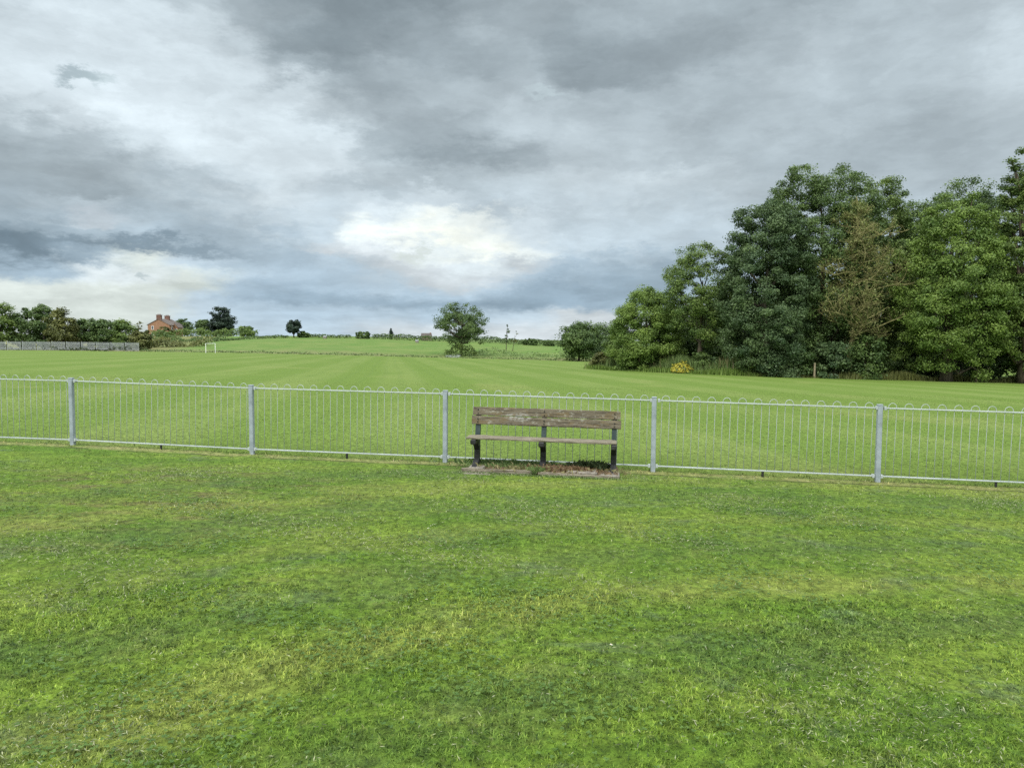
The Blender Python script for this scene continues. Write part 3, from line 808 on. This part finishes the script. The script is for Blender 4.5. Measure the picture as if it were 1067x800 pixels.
# ------------------------------------------------------------------ brick house
hb = spot(165.5, 300); hb.z = at(166, 351.5, 300).z
hz = at(170, 338.6, 300).z - hb.z           # eaves height
hr = thing('brick_house', 'orange-red brick house with two chimneys on the left hill', 'house', hb, R(-2))
Wd, Ln, Ev, Rg = 9.0, 10.5, hz, hz + 2.3
w = MB()
w.add([(-Wd/2, 0, -1.5), (Wd/2, 0, -1.5), (Wd/2, 0, Ev), (0, 0, Rg), (-Wd/2, 0, Ev), (-Wd/2, Ln, -1.5), (Wd/2, Ln, -1.5), (Wd/2, Ln, Ev), (0, Ln, Rg), (-Wd/2, Ln, Ev)],
      [(0,1,2,3,4), (9,8,7,6,5), (1,6,7,2), (0,4,9,5), (0,5,6,1), (2,7,8,3), (4,3,8,9)])
w.build('wall', brick, hr)
rf = MB()
for sg in (-1, 1):
    rf.add([(0, -.2, Rg + .22), (0, Ln + .2, Rg + .22), (sg * (Wd/2 + .35), Ln + .2, Ev + .02), (sg * (Wd/2 + .35), -.2, Ev + .02),
            (0, -.2, Rg + .04), (0, Ln + .2, Rg + .04), (sg * (Wd/2 + .35), Ln + .2, Ev - .14), (sg * (Wd/2 + .35), -.2, Ev - .14)],
           [(0,1,2,3), (7,6,5,4), (0,3,7,4), (3,2,6,7), (2,1,5,6), (1,0,4,5)])
roof = rf.build('roof', slate, hr)
for cy_, hh in ((.62, 1.6), (7.2, 1.4)):
    c_ = MB().box(-.95, .95, cy_ - .5, cy_ + .5, Rg - .4, Rg + hh).box(-1.05, 1.05, cy_ - .6, cy_ + .6, Rg + hh, Rg + hh + .18)
    for q in (-.5, 0, .5): c_.tube([(q, cy_, Rg + hh + .18), (q, cy_, Rg + hh + .55)], .14, 6)
    c_.build('chimney', brickd, roof)
def win(x, y, z, ww, hh, face):
    f = MB()
    if face == 'g':
        f.box(x - ww/2, x + ww/2, y - .06, y - .003, z, z + hh); p = MB().box(x - ww/2 + .12, x + ww/2 - .12, y - .075, y - .063, z + .12, z + hh - .12)
    else:
        f.box(x + .003, x + .06, y - ww/2, y + ww/2, z, z + hh); p = MB().box(x + .063, x + .075, y - ww/2 + .12, y + ww/2 - .12, z + .12, z + hh - .12)
    fo = f.build('window', white, hr); p.build('pane', glass, fo)
for (x, z) in ((-2.5, Ev - 1.9), (-2.5, .5)): win(x, 0, z, 1.0, 1.5, 'g')
for y in (2.2, 5.4, 8.8):
    for z in (Ev - 1.9, .5): win(Wd/2, y, z, 1.2, 1.4, 's')
# side wing with its own lower roof on the right
wg = MB(); x0, x1, y0, y1 = Wd/2 + .01, Wd/2 + 1.6, 3.6, 8.0; e2, r2 = Ev - 1.0, Ev + .9
wg.add([(x0, y0, -1.5), (x1, y0, -1.5), (x1, y0, e2), (x0, y0, r2), (x0, y1, -1.5), (x1, y1, -1.5), (x1, y1, e2), (x0, y1, r2)],
       [(0,1,2,3), (7,6,5,4), (1,5,6,2), (0,3,7,4), (0,4,5,1), (3,2,6,7)]).build('side_wing', brick, hr)
MB().add([(x0, y0 - .2, r2 + .03), (x1 + .3, y0 - .2, e2 - .10), (x1 + .3, y1 + .2, e2 - .10), (x0, y1 + .2, r2 + .03), (x0, y0 - .2, r2 + .18), (x1 + .3, y0 - .2, e2 + .05), (x1 + .3, y1 + .2, e2 + .05), (x0, y1 + .2, r2 + .18)],
     [(0,1,2,3), (7,6,5,4), (0,4,5,1), (1,5,6,2), (2,6,7,3), (3,7,4,0)]).build('wing_roof', slate, hr)
for x in (x0 + .8,):
    fo = MB().box(x - .5, x + .5, y0 - .06, y0 - .003, e2 - 1.75, e2 - .45).build('window', white, hr)
    MB().box(x - .4, x + .4, y0 - .075, y0 - .063, e2 - 1.65, e2 - .55).build('pane', glass, fo)

# distant farmhouse on the skyline
fb = spot(444.5, 275)
zt = at(444.5, 346.8, 275).z - fb.z
fr = thing('farmhouse', 'tiny brown-roofed building on the skyline left of the lone tree', 'house', fb, R(8))
MB().box(-1.9, 1.9, 0, 4, -.5, zt - 1.2).build('wall', simple_mat('render_wall', (.17, .13, .10), (.24, .19, .15), 1, .9), fr)
MB().add([(-2.1, -.2, zt - 1.2), (2.1, -.2, zt - 1.2), (2.1, 4.2, zt - 1.2), (-2.1, 4.2, zt - 1.2), (-1.9, 2, zt - .1), (1.9, 2, zt - .1)],
         [(0,1,5,4), (2,3,4,5), (1,2,5), (3,0,4), (3,2,1,0)]).build('roof', simple_mat('brown_roof', (.060, .052, .046), (.10, .085, .075), 1, .9), fr)
MB().box(1.2, 1.7, 1.75, 2.25, zt - .6, zt + .1).build('chimney', brick, fr)

# white sheds far away
for px, Y, py0, py1, hw, lb in ((434.5, 240, 354.2, 355.2, 1.5, 'low pale shed in front of the skyline hedge, left of the lone tree'), (338.5, 258, 350.0, 350.8, 1.5, 'low pale shed on the skyline right of the lollipop tree')):
    b0 = spot(px, Y); hw2 = hw * Y / FPX; hh = min(1.0, max(.6, at(px, py0, Y).z - b0.z))
    t_ = thing('shed', lb, 'shed', b0)
    MB().box(-hw2, hw2, -.6, .6, -.2, hh * .75).build('wall', conc, t_)
    MB().add([(-hw2 - .08, -.7, hh * .75), (hw2 + .08, -.7, hh * .75), (hw2 + .08, .7, hh * .75), (-hw2 - .08, .7, hh * .75), (-hw2, 0, hh), (hw2, 0, hh)], [(0,1,5,4), (2,3,4,5), (1,2,5), (3,0,4), (3,2,1,0)]).build('roof', paling, t_)
# grey block in the hollow at the lone tree
b0 = spot(472, 163)
o = MB().box(-1.6, 1.6, -.5, .5, -.3, .42, .06).build('concrete_block', simple_mat('grey_concrete', (.26, .28, .29), (.36, .38, .38), 2, .9)); o.location = b0
tag(o, 'low grey concrete block at the foot of the lone tree', 'block')

# ------------------------------------------------------------------ bow-top railing
fence = thing('railing', 'long galvanised bow-top railing crossing the grass behind the bench', 'railing', (F0.x, F0.y, F0.z))
PH = .97
ZB, ZT = .075, .935
for i, p in enumerate(FP[:9]):
    mb = MB().box(-.03, .03, -.03, .03, -.25, PH, .006).box(-.033, .033, -.033, .033, PH, PH + .012, .004)
    o = mb.build('post', galv, fence); o.location = p - F0
    o.rotation_euler = (0, random.uniform(-.006, .006), math.atan2(FU.y, FU.x))
span = (FP[3] - FP[2]).length
NH = 14
hp = []
LX = span - .075
hw = LX / (NH * 4) * 1.0
zc = ZT + .014
mbh = MB()
pts = [(-hw, 0, ZB - .004), (-hw, 0, .5), (-hw, 0, zc)] + [(-hw * math.cos(t), 0, zc + hw * 1.05 * math.sin(t)) for t in [math.pi * j / 10 for j in range(1, 10)]] + [(hw, 0, zc), (hw, 0, .5), (hw, 0, ZB - .004)]
mbh.tube(pts, .0039, 6)
hoop_m = mbh.mesh('hoop', galvb, True)
rail = MB().box(.036, span - .036, -.018, .018, ZT - .007, ZT + .007, .002).box(.036, span - .036, -.018, .018, ZB - .007, ZB + .007, .002)
for z in (ZT, ZB):
    rail.box(.030, .060, -.024, .024, z - .022, z + .022, .003).box(span - .060, span - .030, -.024, .024, z - .022, z + .022, .003)
rail_m = rail.mesh('panel', galvb)
foot_m = MB().tube([(span * .5, 0, -.12), (span * .5, 0, ZB)], .016, 7).mesh('foot', iron_b)
for i in range(8):
    a, b = FP[i], FP[i + 1]; d = b - a
    o = link('panel', rail_m, fence); o.location = a - F0
    o.rotation_euler = (0, -math.atan2(d.z, math.hypot(d.x, d.y)), math.atan2(d.y, d.x))
    f = link('foot', foot_m, o)
    for j in range(NH):
        h_ = link('hoop', hoop_m, o); h_.location = (.0375 + LX * (j + .5) / NH, 0, 0)

# ------------------------------------------------------------------ bench
tilt = -math.atan2((FP[5].z - FP[4].z), (FP[5] - FP[4]).length)
bench = thing('bench', 'old weathered two-plank bench on dark iron legs in front of the railing', 'bench', BO)
bench.rotation_euler = (0, tilt, math.atan2(FU.y, FU.x))
# local: +x along fence, -y towards the camera
LXs = (-.865, .0, .900)
HB = .80
bk0, bk1 = .565, .785
BW0, BW1 = -.935, .985
def plank(name, x0, x1, y0, y1, z0, z1, mat, parent, rot=0.0, seed=0, segs=24, wear=.004):
    r = random.Random(seed); mb = MB(); vs = []; fs = []
    mz = (z0 + z1) / 2; my = (y0 + y1) / 2
    for i in range(segs + 1):
        x = x0 + (x1 - x0) * i / segs
        j = [r.uniform(-wear, wear) for _ in range(8)]; b = .006
        sec = [(y0, z0 + b), (y0, z1 - b), (y0 + b, z1), (y1 - b, z1), (y1, z1 - b), (y1, z0 + b), (y1 - b, z0), (y0 + b, z0)]
        for q, (yy, zz) in enumerate(sec):
            if rot:
                dy, dz = yy - my, zz - mz
                yy, zz = my + dy * math.cos(rot) - dz * math.sin(rot), mz + dy * math.sin(rot) + dz * math.cos(rot)
            vs.append((x, yy + j[q] * .5, zz + j[(q + 3) % 8] * (1 if q in (2, 3, 6, 7, 0, 1) else .5)))
        if i:
            a = (i - 1) * 8; c = i * 8
            fs += [(a + q, a + (q + 1) % 8, c + (q + 1) % 8, c + q) for q in range(8)]
    fs.append(tuple(range(8))); fs.append(tuple(range(segs * 8, segs * 8 + 8))[::-1])
    return mb.add(vs, fs).build(name, mat, parent)
br = plank('backrest_plank', BW0, BW1 - .01, -.020, .022, .682, .790, wood, bench, -.16, 1)
br['label'] = 'upper grey-brown plank of the backrest'
br = plank('backrest_plank', BW0 - .012, BW1, -.042, -.002, .566, .676, wood, bench, -.16, 2)
br['label'] = 'lower rough plank with flaking pale paint'
plank('seat', -.955, .93, -.36, -.125, .410, .438, wood2, bench, 0, 3)
for i, lx in enumerate(LXs):
    lg = MB()
    lg.add([(lx - .033, -.075, .30), (lx + .033, -.075, .30), (lx + .033, -.015, .30), (lx - .033, -.015, .30),
            (lx - .030, .005, .77), (lx + .030, .005, .77), (lx + .030, .050, .77), (lx - .030, .050, .77)],
           [(3,2,1,0), (4,5,6,7), (0,1,5,4), (1,2,6,5), (2,3,7,6), (3,0,4,7)])
    up = lg.build('upright', iron_g, bench)
    lw = MB()
    lw.box(lx - .036, lx + .036, -.085, -.010, -.02, .302, .008)
    # seat bracket and forward foot
    lw.box(lx - .036, lx + .036, -.375, -.088, .345, .407, .010)
    lw.add([(lx - .034, -.20, .346), (lx + .034, -.20, .346), (lx + .034, -.087, .346), (lx - .034, -.087, .346), (lx - .034, -.087, .24), (lx + .034, -.087, .24)],
           [(0,1,2,3), (0,4,5,1), (3,2,5,4), (0,3,4), (1,5,2)])
    lw.box(lx - .04, lx + .04, -.33, -.088, .0, .055, .012)
    lw.add([(lx - .034, -.24, .056), (lx + .034, -.24, .056), (lx + .034, -.087, .056), (lx - .034, -.087, .056), (lx - .034, -.087, .13), (lx + .034, -.087, .13)],
           [(3,2,1,0), (0,1,5,4), (3,4,5,2), (0,4,3), (1,2,5)])
    leg = lw.build('leg', iron_b, bench)
    MB().box(lx - .030, lx + .030, -.372, -.332, -.01, .045, .012).build('toe_cap', iron_l, leg)
    bo = MB()
    for bz in (.60, .64, .71, .76):
        yy = -.052 if bz < .67 else -.034
        bo.tube([(lx, yy - .004 + (bz - .6) * .05, bz), (lx, yy + .02, bz)], .008, 8)
    bo.build('bolt', iron_b, up)

# base of boards, slabs and bare soil under the bench
base = thing('bench_plinth', 'low bed of boards, slabs and soil the bench stands in', 'base', BO)
base.rotation_euler = bench.rotation_euler
f1 = plank('front_board', -.985, -.10, -.475, -.425, -.05, .060, wood2, base, 0, 5, wear=.005)
plank('front_board', -.02, .885, -.490, -.440, -.05, .052, wood2, base, 0, 6, wear=.005).rotation_euler = (0, .012, 0)
MB().box(-.95, -.60, -.60, -.48, -.05, .016, .01).build('slab', conc, base)
MB().box(-.93, -.72, -.42, -.13, -.04, .052, .012).build('slab', conc, base)
MB().box(.36, .74, -.34, -.10, -.05, .066, .015, Matrix.Rotation(-.12, 4, 'Z')).build('slab', conc, base)
MB().box(.74, .98, -.44, -.12, -.05, .046, .012).build('slab', conc, base)
# lumpy soil
gx_, gy_ = np.meshgrid(np.linspace(-.97, 1.0, 90), np.linspace(-.45, .18, 36))
gzv = .036 + .016 * np.sin(gx_ * 9) * np.sin(gy_ * 14) + .010 * RNG.normal(size=gx_.shape) + .05 * np.exp(-((gx_ - .28) / .26) ** 2 - ((gy_ + .22) / .12) ** 2)
ed = np.minimum(np.minimum(gx_ + .97, 1.0 - gx_), np.minimum(gy_ + .45, .18 - gy_))
gzv = np.where(ed < .03, -.03, gzv)
ii = np.arange(90 * 36).reshape(36, 90)
ff = np.stack([ii[:-1, :-1], ii[:-1, 1:], ii[1:, 1:], ii[1:, :-1]], -1).reshape(-1, 4)
m = mesh_np('soil', np.stack([gx_, gy_, gzv], -1).reshape(-1, 3), ff); m.materials.append(soil); link('soil', m, base)

def tuft(name, label, cat, cx, cy, rx, ry, n, L, mat, seed, up=.6, w=.006, flatten=1.0):
    rng = np.random.default_rng(seed)
    V = []; Tn = []
    x = cx + rng.normal(0, rx, n); y = cy + rng.normal(0, ry, n); a = rng.random(n) * 6.28
    l = L * (.4 + .8 * rng.random(n)); le = (1 - up) * 2.2 * (.2 + rng.random(n))
    dx, dy = np.cos(a), np.sin(a)
    z0 = np.zeros(n) + .005
    z1 = z0 + l * .55 * np.cos(le * .5); z2 = z0 + l * np.cos(np.minimum(le, 1.55)) * .8
    s1, s2 = l * .55 * np.sin(le * .5), l * np.sin(le) * .8
    V = np.stack([np.stack([x - dy * w, y + dx * w, z0], -1), np.stack([x + dy * w, y - dx * w, z0], -1),
                  np.stack([x + dx * s1 + dy * w, y + dy * s1 - dx * w, z1], -1), np.stack([x + dx * s2, y + dy * s2, np.maximum(z2, .012)], -1)], 1).reshape(-1, 3)
    F = np.arange(n * 4).reshape(-1, 4)
    m = mesh_np(name, V, F, np.repeat(np.clip(rng.normal(.45, .22, n), 0, 1), 4)); m.materials.append(LM[mat])
    o = link(name, m); o.location = BO + Vector((0, 0, .03 if cy > -.5 else 0)); o.rotation_euler = bench.rotation_euler
    return tag(o, label, cat, kind='stuff')
tuft('dead_grass', 'brown heap of dead grass clippings under the right half of the bench', 'dead grass', .30, -.24, .17, .06, 1500, .10, 'hay', 1, .15)
tuft('weed_tuft', 'dark tangled weeds against the railing behind the bench', 'weeds', .60, -.02, .11, .04, 480, .16, 'darkweed', 2, .5)
tuft('weed_fringe', 'dark grassy fringe along the back of the bench base', 'weeds', -.42, .04, .33, .05, 900, .10, 'dark', 3, .45)
tuft('bed_grass', 'green grass growing over the bench base', 'grass', -.42, -.06, .26, .08, 3000, .06, 'weed', 4, .6, .004)
tuft('bed_grass', 'green grass around the middle leg of the bench', 'grass', -.05, -.38, .05, .05, 700, .08, 'weed', 5, .6, .004)
tuft('bed_grass', 'grass in front of the boards of the bench base', 'grass', .0, -.53, .55, .025, 1500, .040, 'weed', 6, .7, .004)
tuft('bed_straw', 'dry bent straw lying on the bench base', 'straw', .1, -.2, .45, .12, 700, .10, 'straw', 7, .1, .003)

# ------------------------------------------------------------------ daisies and white litter on the lawn
petal = simple_mat('white_petal', (.75, .75, .72), (.85, .85, .82), 4, .7, b=0)
disc = simple_mat('yellow_disc', (.6, .42, .03), (.7, .5, .05), 4, .8, b=0)
pm = MB()
for k in range(11):
    a = 2 * math.pi * k / 11; b = a + .22; c = a - .22
    pm.add([(.004 * math.cos(a), .004 * math.sin(a), .030), (.012 * math.cos(c), .012 * math.sin(c), .032), (.015 * math.cos(a), .015 * math.sin(a), .031), (.012 * math.cos(b), .012 * math.sin(b), .032)], [(0,1,2,3)])
pm_ = pm.mesh('petals', petal); 
dm_ = MB().tube([(0,0,.029), (0,0,.033)], .0045, 7).mesh('disc', disc); sm_ = MB().tube([(0,0,-.01), (0,0,.029)], .0012, 4).mesh('stem', LM['weed'])
rr = random.Random(4)
for k in range(13):
    y = rr.uniform(3.2, 9.0); x = rr.uniform(-.66, .66) * y
    t_ = thing('daisy', 'tiny white daisy in the near lawn', 'daisy', (x, y, gz(x, y)), rr.uniform(0, 6), 'daisies scattered over the lawn')
    t_.scale = (rr.uniform(.35, .6),) * 3 ; t_.rotation_euler.x = rr.uniform(-.4, .4)
    for nm, mm in (('petals', pm_), ('disc', dm_), ('stem', sm_)): link(nm, mm, t_)

# clippings: small pale and dark cut bits lying over the lawn
rng = np.random.default_rng(77); n = 110000
y = np.sqrt(rng.random(n) * (9.2 ** 2 - 2.0 ** 2) + 4.0); x = (rng.random(n) * 2 - 1) * .76 * y
cl = np.sin(x * 1.3 + 1.5 * np.sin(y * 1.1)) * np.sin(y * 1.9 + x * .8 + 1) + .4 * np.sin(x * 4 + y * 3) * np.sin(y * 5)
k = rng.random(n) < np.clip(cl * 1.2 - .2, .10, 1); x, y = x[k], y[k]
P = np.stack([x, y, ground(x, y) + .014 + .016 * rng.random(len(x))], -1)
m = leaves_mesh('grass_clippings', P, rng.normal(size=P.shape) * .35 + [0, 0, 1], .010 + .022 * rng.random(len(x)) * (y / 4) ** .4, rng.random(len(x)) ** 1.2, rng, .17)
lmc = leaf_mat('clippings', (.030, .045, .018), (.34, .36, .20), .1); m.materials.append(lmc)
tag(link('grass_clippings', m), 'pale and dark mowing clippings scattered on the lawn', 'clippings', kind='stuff')

rng = np.random.default_rng(78); n = 30000
y = np.sqrt(rng.random(n) * (7.5 ** 2 - 2.0 ** 2) + 4.0); x = (rng.random(n) * 2 - 1) * .76 * y
cl = np.sin(x * 2.1 + 1.9 * np.sin(y * 1.7)) * np.sin(y * 2.7 + x * 1.1 + 2) + .5 * np.sin(x * 7 + y * 5) * np.sin(y * 8 - x * 3)
k = rng.random(n) < np.clip(cl * 1.3 - .25, .02, 1); x, y = x[k], y[k]
P = np.repeat(np.stack([x, y, ground(x, y) + .016 + .008 * rng.random(len(x))], -1), 3, 0)
a = np.repeat(rng.random(len(x)) * 6.28, 3) + np.tile([0, 2.09, 4.19], len(x))
P[:, 0] += .006 * np.cos(a); P[:, 1] += .006 * np.sin(a)
m = leaves_mesh('clover', P, rng.normal(size=P.shape) * .22 + [0, 0, 1], .010 + .006 * rng.random(len(P)), np.repeat(rng.random(len(x)), 3), rng, 1.0)
m.materials.append(leaf_mat('clover_leaves', (.055, .115, .022), (.115, .200, .040), .25))
tag(link('clover', m), 'patches of low clover growing through the lawn', 'clover', kind='stuff')

# ------------------------------------------------------------------ sky
SUN_EL, SUN_AZ = R(48), R(215)       # azimuth clockwise from +Y: behind the camera, from the left
wd = bpy.data.worlds.new("World"); scn.world = wd; wd.use_nodes = True
wd.node_tree.nodes.clear(); T = NT(wd.node_tree)
dirn = T.vm('NORMALIZE', T.n('ShaderNodeTexCoord').outputs['Generated'])
s3 = T.n('ShaderNodeSeparateXYZ', ins={0: dirn})
az = T.m('ARCTAN2', s3.outputs[0], s3.outputs[1]); el = T.m('ARCSINE', s3.outputs[2])
KE = 1.5
den = T.m('ADD', T.m('MAXIMUM', s3.outputs[2], 0.0), .16)
pl = T.n('ShaderNodeCombineXYZ', ins={0: T.m('DIVIDE', s3.outputs[0], den), 1: T.m('DIVIDE', s3.outputs[1], den), 2: 0.0}).outputs[0]
uv = T.n('ShaderNodeCombineXYZ', ins={0: az, 1: T.m('MULTIPLY', el, KE), 2: 0.0}).outputs[0]
wz = T.n('ShaderNodeCombineXYZ', ins={0: az, 1: T.m('MULTIPLY', el, 2.2), 2: 0.3}).outputs[0]
w1 = T.vm('SCALE', T.vm('SUBTRACT', T.noise(wz, 5.0, 8, .62, col=True), (.5, .5, .5)), scale=.20)
w2 = T.vm('SCALE', T.vm('SUBTRACT', T.noise(wz, 17, 6, .65, col=True), (.5, .5, .5)), scale=.10)
def lin(c): c /= 255.0; return c / 12.92 if c <= .04045 else ((c + .055) / 1.055) ** 2.4
EXPO = .55
SKY_GAIN = 1.24 * 2 ** -EXPO
# cloud cover as brightness rows (direction -> brightness), x step 50 from 0
ROWS = {
0:[170,178,178,165,168,150,132,122,120,128,142,150,150,148,155,150,150,150,158,162,168,175],
25:[190,192,190,188,182,152,140,125,126,138,155,150,142,150,150,150,155,160,160,162,168,178],
50:[194,196,196,194,192,175,132,126,134,140,145,150,135,142,146,150,160,168,162,164,168,178],
75:[196,196,194,195,196,190,150,132,150,150,146,156,138,140,148,150,168,166,160,164,170,180],
95:[200,198,198,198,197,196,190,150,148,158,160,162,158,156,158,160,164,162,160,162,168,175],
120:[172,190,205,202,200,198,198,172,158,158,164,172,164,164,164,160,164,164,162,160,162,168],
140:[152,162,188,204,204,200,198,190,150,150,158,170,172,168,168,162,164,162,158,158,160,165],
160:[146,150,160,188,200,204,202,196,160,138,140,152,172,172,168,162,160,160,158,158,160,164],
180:[144,146,148,162,190,200,204,198,172,156,158,168,182,182,184,174,165,162,160,160,162,165],
200:[148,148,145,152,166,190,200,174,165,190,168,175,182,180,178,176,168,164,162,162,164,166],
215:[150,165,174,148,158,178,195,184,188,192,176,182,180,178,176,176,172,168,166,166,168,170],
232:[146,158,170,162,150,168,182,184,204,222,222,196,180,178,176,178,176,172,170,170,172,172],
248:[126,140,152,162,150,156,164,180,222,236,230,200,182,180,176,178,178,174,172,172,174,174],
261:[104,114,120,118,126,148,158,186,204,214,230,218,172,162,163,172,176,174,172,172,174,174],
274:[112,112,140,196,180,160,154,170,186,196,208,184,158,146,148,160,172,174,172,172,174,174],
290:[150,150,210,212,200,172,162,165,178,182,190,162,148,140,146,165,178,178,176,176,176,176],
305:[204,200,202,196,182,160,152,164,170,162,166,140,138,140,155,175,185,182,180,180,180,180],
318:[198,194,196,198,178,154,140,142,140,138,134,130,140,156,172,182,186,184,184,184,184,184],
328:[198,196,194,192,180,170,166,168,170,166,172,180,186,188,190,190,190,190,190,190,190,190],
348:[192,192,192,188,180,178,176,178,184,190,194,196,196,194,194,194,194,194,194,194,194,194]}
def tintc(v, y, j):
    t = min(1, max(0, (y - 190) / 120)) * (1 - min(1, max(0, (v - 165) / 45)))
    g, b = v + 12 + 9 * t, v + 18 + 19 * t
    if v > 205: k = min(1, (v - 205) / 40); g = g + k * (min(255, v + 2) - g); b = b + k * (v - 12 - b)
    elif v > 180 and y > 250: g = v + 9; b = v + (5 if j < 7 else 14)
    return [lin(min(255, q)) * SKY_GAIN for q in (v, g, b)]
iy = T.m('DIVIDE', 1.0, T.m('MAXIMUM', s3.outputs[1], .05))
gx = T.m('MULTIPLY', s3.outputs[0], iy); gy = T.m('ADD', T.m('MULTIPLY', s3.outputs[2], iy), T.m('MULTIPLY', gx, .0082))
w1 = T.vm('SCALE', T.vm('SUBTRACT', T.noise(wz, 7.0, 7, .62, col=True), (.5, .5, .5)), scale=.15)
w2 = T.vm('SCALE', T.vm('SUBTRACT', T.noise(wz, 22, 7, .72, col=True), (.5, .5, .5)), scale=.075)
wsum = T.n('ShaderNodeSeparateXYZ', ins={0: T.vm('ADD', w1, w2)})
hz_ = T.ramp(gy, .0, .14, .25, 1)
gxw = T.m('ADD', gx, wsum.outputs[0]); gyw = T.m('ADD', gy, T.m('MULTIPLY', T.m('MULTIPLY', wsum.outputs[1], .75), hz_))
u0, u1 = -.72, .72
fu = T.m('DIVIDE', T.m('SUBTRACT', gxw, u0), u1 - u0, clamp=True)
cloud = None; pv = None
for y, vals in sorted(ROWS.items(), reverse=True):
    cr = T.n('ShaderNodeValToRGB'); T.L.new(fu, cr.inputs[0]); cr.color_ramp.interpolation = 'B_SPLINE' if False else 'EASE'
    for j, v in enumerate(vals):
        d = ray(min(j * 50, 1067), y); p = (d.x / d.y - u0) / (u1 - u0)
        e = cr.color_ramp.elements[0] if j == 0 else (cr.color_ramp.elements[1] if j == 1 else cr.color_ramp.elements.new(p))
        e.position = p
    for j, e in enumerate(cr.color_ramp.elements): e.color = (*tintc(vals[j], y, j), 1)
    d = ray(533, y); v_ = d.z / d.y
    if cloud is None: cloud = cr.outputs[0]
    else:
        mr = T.n('ShaderNodeMapRange', interpolation_type='SMOOTHSTEP', ins={0: gyw, 1: pv, 2: v_, 3: 0.0, 4: 1.0})
        cloud = T.mix(mr.outputs[0], cloud, cr.outputs[0])
    pv = v_
# the one small detached dark cloud and the bright chink
def blob(px, py, rx, ry, colr, amt):
    global cloud
    d = ray(px, py); c = T.n('ShaderNodeCombineXYZ', ins={0: T.m('DIVIDE', T.m('SUBTRACT', gxw, d.x / d.y), rx), 1: T.m('DIVIDE', T.m('SUBTRACT', gyw, d.z / d.y), ry), 2: 0.0}).outputs[0]
    cloud = T.mix(T.m('MULTIPLY', T.ramp(T.vm('LENGTH', c), 1.3, .35), amt), cloud, tuple(lin(q) * SKY_GAIN for q in colr))
blob(80, 84, .034, .012, (128, 145, 151), .7); blob(104, 88, .03, .010, (158, 174, 178), .5)
blob(578, 103, .04, .008, (180, 195, 200), .6); blob(150, 285, .008, .006, (160, 175, 178), .6)
blob(100, 226, .045, .014, (180, 190, 197), .7); blob(420, 262, .03, .006, (196, 205, 200), .7)
# the rest of the sky dome: brighter overcast overhead and behind
big = T.noise(T.mapv(pl, (1, 1, 1)), .8, 6, .6)
rest = T.mix(T.ramp(s3.outputs[2], .25, .8), (.40, .45, .49), (1.5, 1.56, 1.62))
rest = T.mix(T.ramp(s3.outputs[1], .1, -.5), rest, T.mix(1.0, rest, (1.7, 1.66, 1.58), 'MULTIPLY'))
rest = T.mix(T.ramp(big, .4, .62), T.mix(1.0, rest, (.72, .74, .78), 'MULTIPLY'), rest)
back = T.m('MAXIMUM', T.ramp(s3.outputs[1], .66, .40), T.ramp(gy, .60, .95))
cloud = T.mix(back, cloud, rest)
dn = T.noise(T.vm('ADD', pl, T.vm('SCALE', w1, scale=1.5)), 1.7, 9, .62, .3)
dn2 = T.noise(T.vm('ADD', wz, w2), 7.5, 8, .6, .2)
f1 = T.ramp(dn, .32, .68, .90, 1.10); f2 = T.ramp(dn2, .30, .70, .92, 1.08)
bl1 = T.noise(T.vm('ADD', wz, w1), 11, 7, .55, .5)
f3 = T.m('MULTIPLY', T.ramp(bl1, .43, .55, .97, 1.025), T.ramp(T.noise(wz, 20, 4, .5, .3), .40, .60, .98, 1.02))
cloud = T.vm('SCALE', cloud, scale=T.m('MULTIPLY', T.m('MULTIPLY', f1, f2), f3))
sky = T.n('ShaderNodeTexSky', sky_type='NISHITA', sun_disc=False, sun_elevation=SUN_EL, sun_rotation=SUN_AZ)
b1 = T.n('ShaderNodeBackground', ins={'Color': sky.outputs[0], 'Strength': .10})
b2 = T.n('ShaderNodeBackground', ins={'Color': cloud, 'Strength': 1.0})
mx = T.n('ShaderNodeMixShader', ins={0: .97, 1: b1.outputs[0], 2: b2.outputs[0]})
wo = T.n('ShaderNodeOutputWorld'); T.L.new(mx.outputs[0], wo.inputs[0])
try:
    wd.cycles.sampling_method = 'MANUAL'; wd.cycles.sample_map_resolution = 512
except Exception: pass

sl = bpy.data.lights.new("sun", 'SUN'); sl.energy = 1.5; sl.angle = R(11); sl.color = (1, .955, .88)
so = bpy.data.objects.new("sun", sl); C.objects.link(so)
sv = Vector((math.sin(SUN_AZ) * math.cos(SUN_EL), math.cos(SUN_AZ) * math.cos(SUN_EL), math.sin(SUN_EL)))
so.rotation_euler = (-sv).to_track_quat('-Z', 'Y').to_euler(); so.location = (0, -5, 30)

scn.view_settings.view_transform = 'Standard'; scn.view_settings.look = 'None'
scn.view_settings.exposure = EXPO; scn.view_settings.gamma = 1; scn.view_settings.use_curve_mapping = False
scn.cycles.max_bounces = 6; scn.cycles.transparent_max_bounces = 8
scn.cycles.use_denoising = False
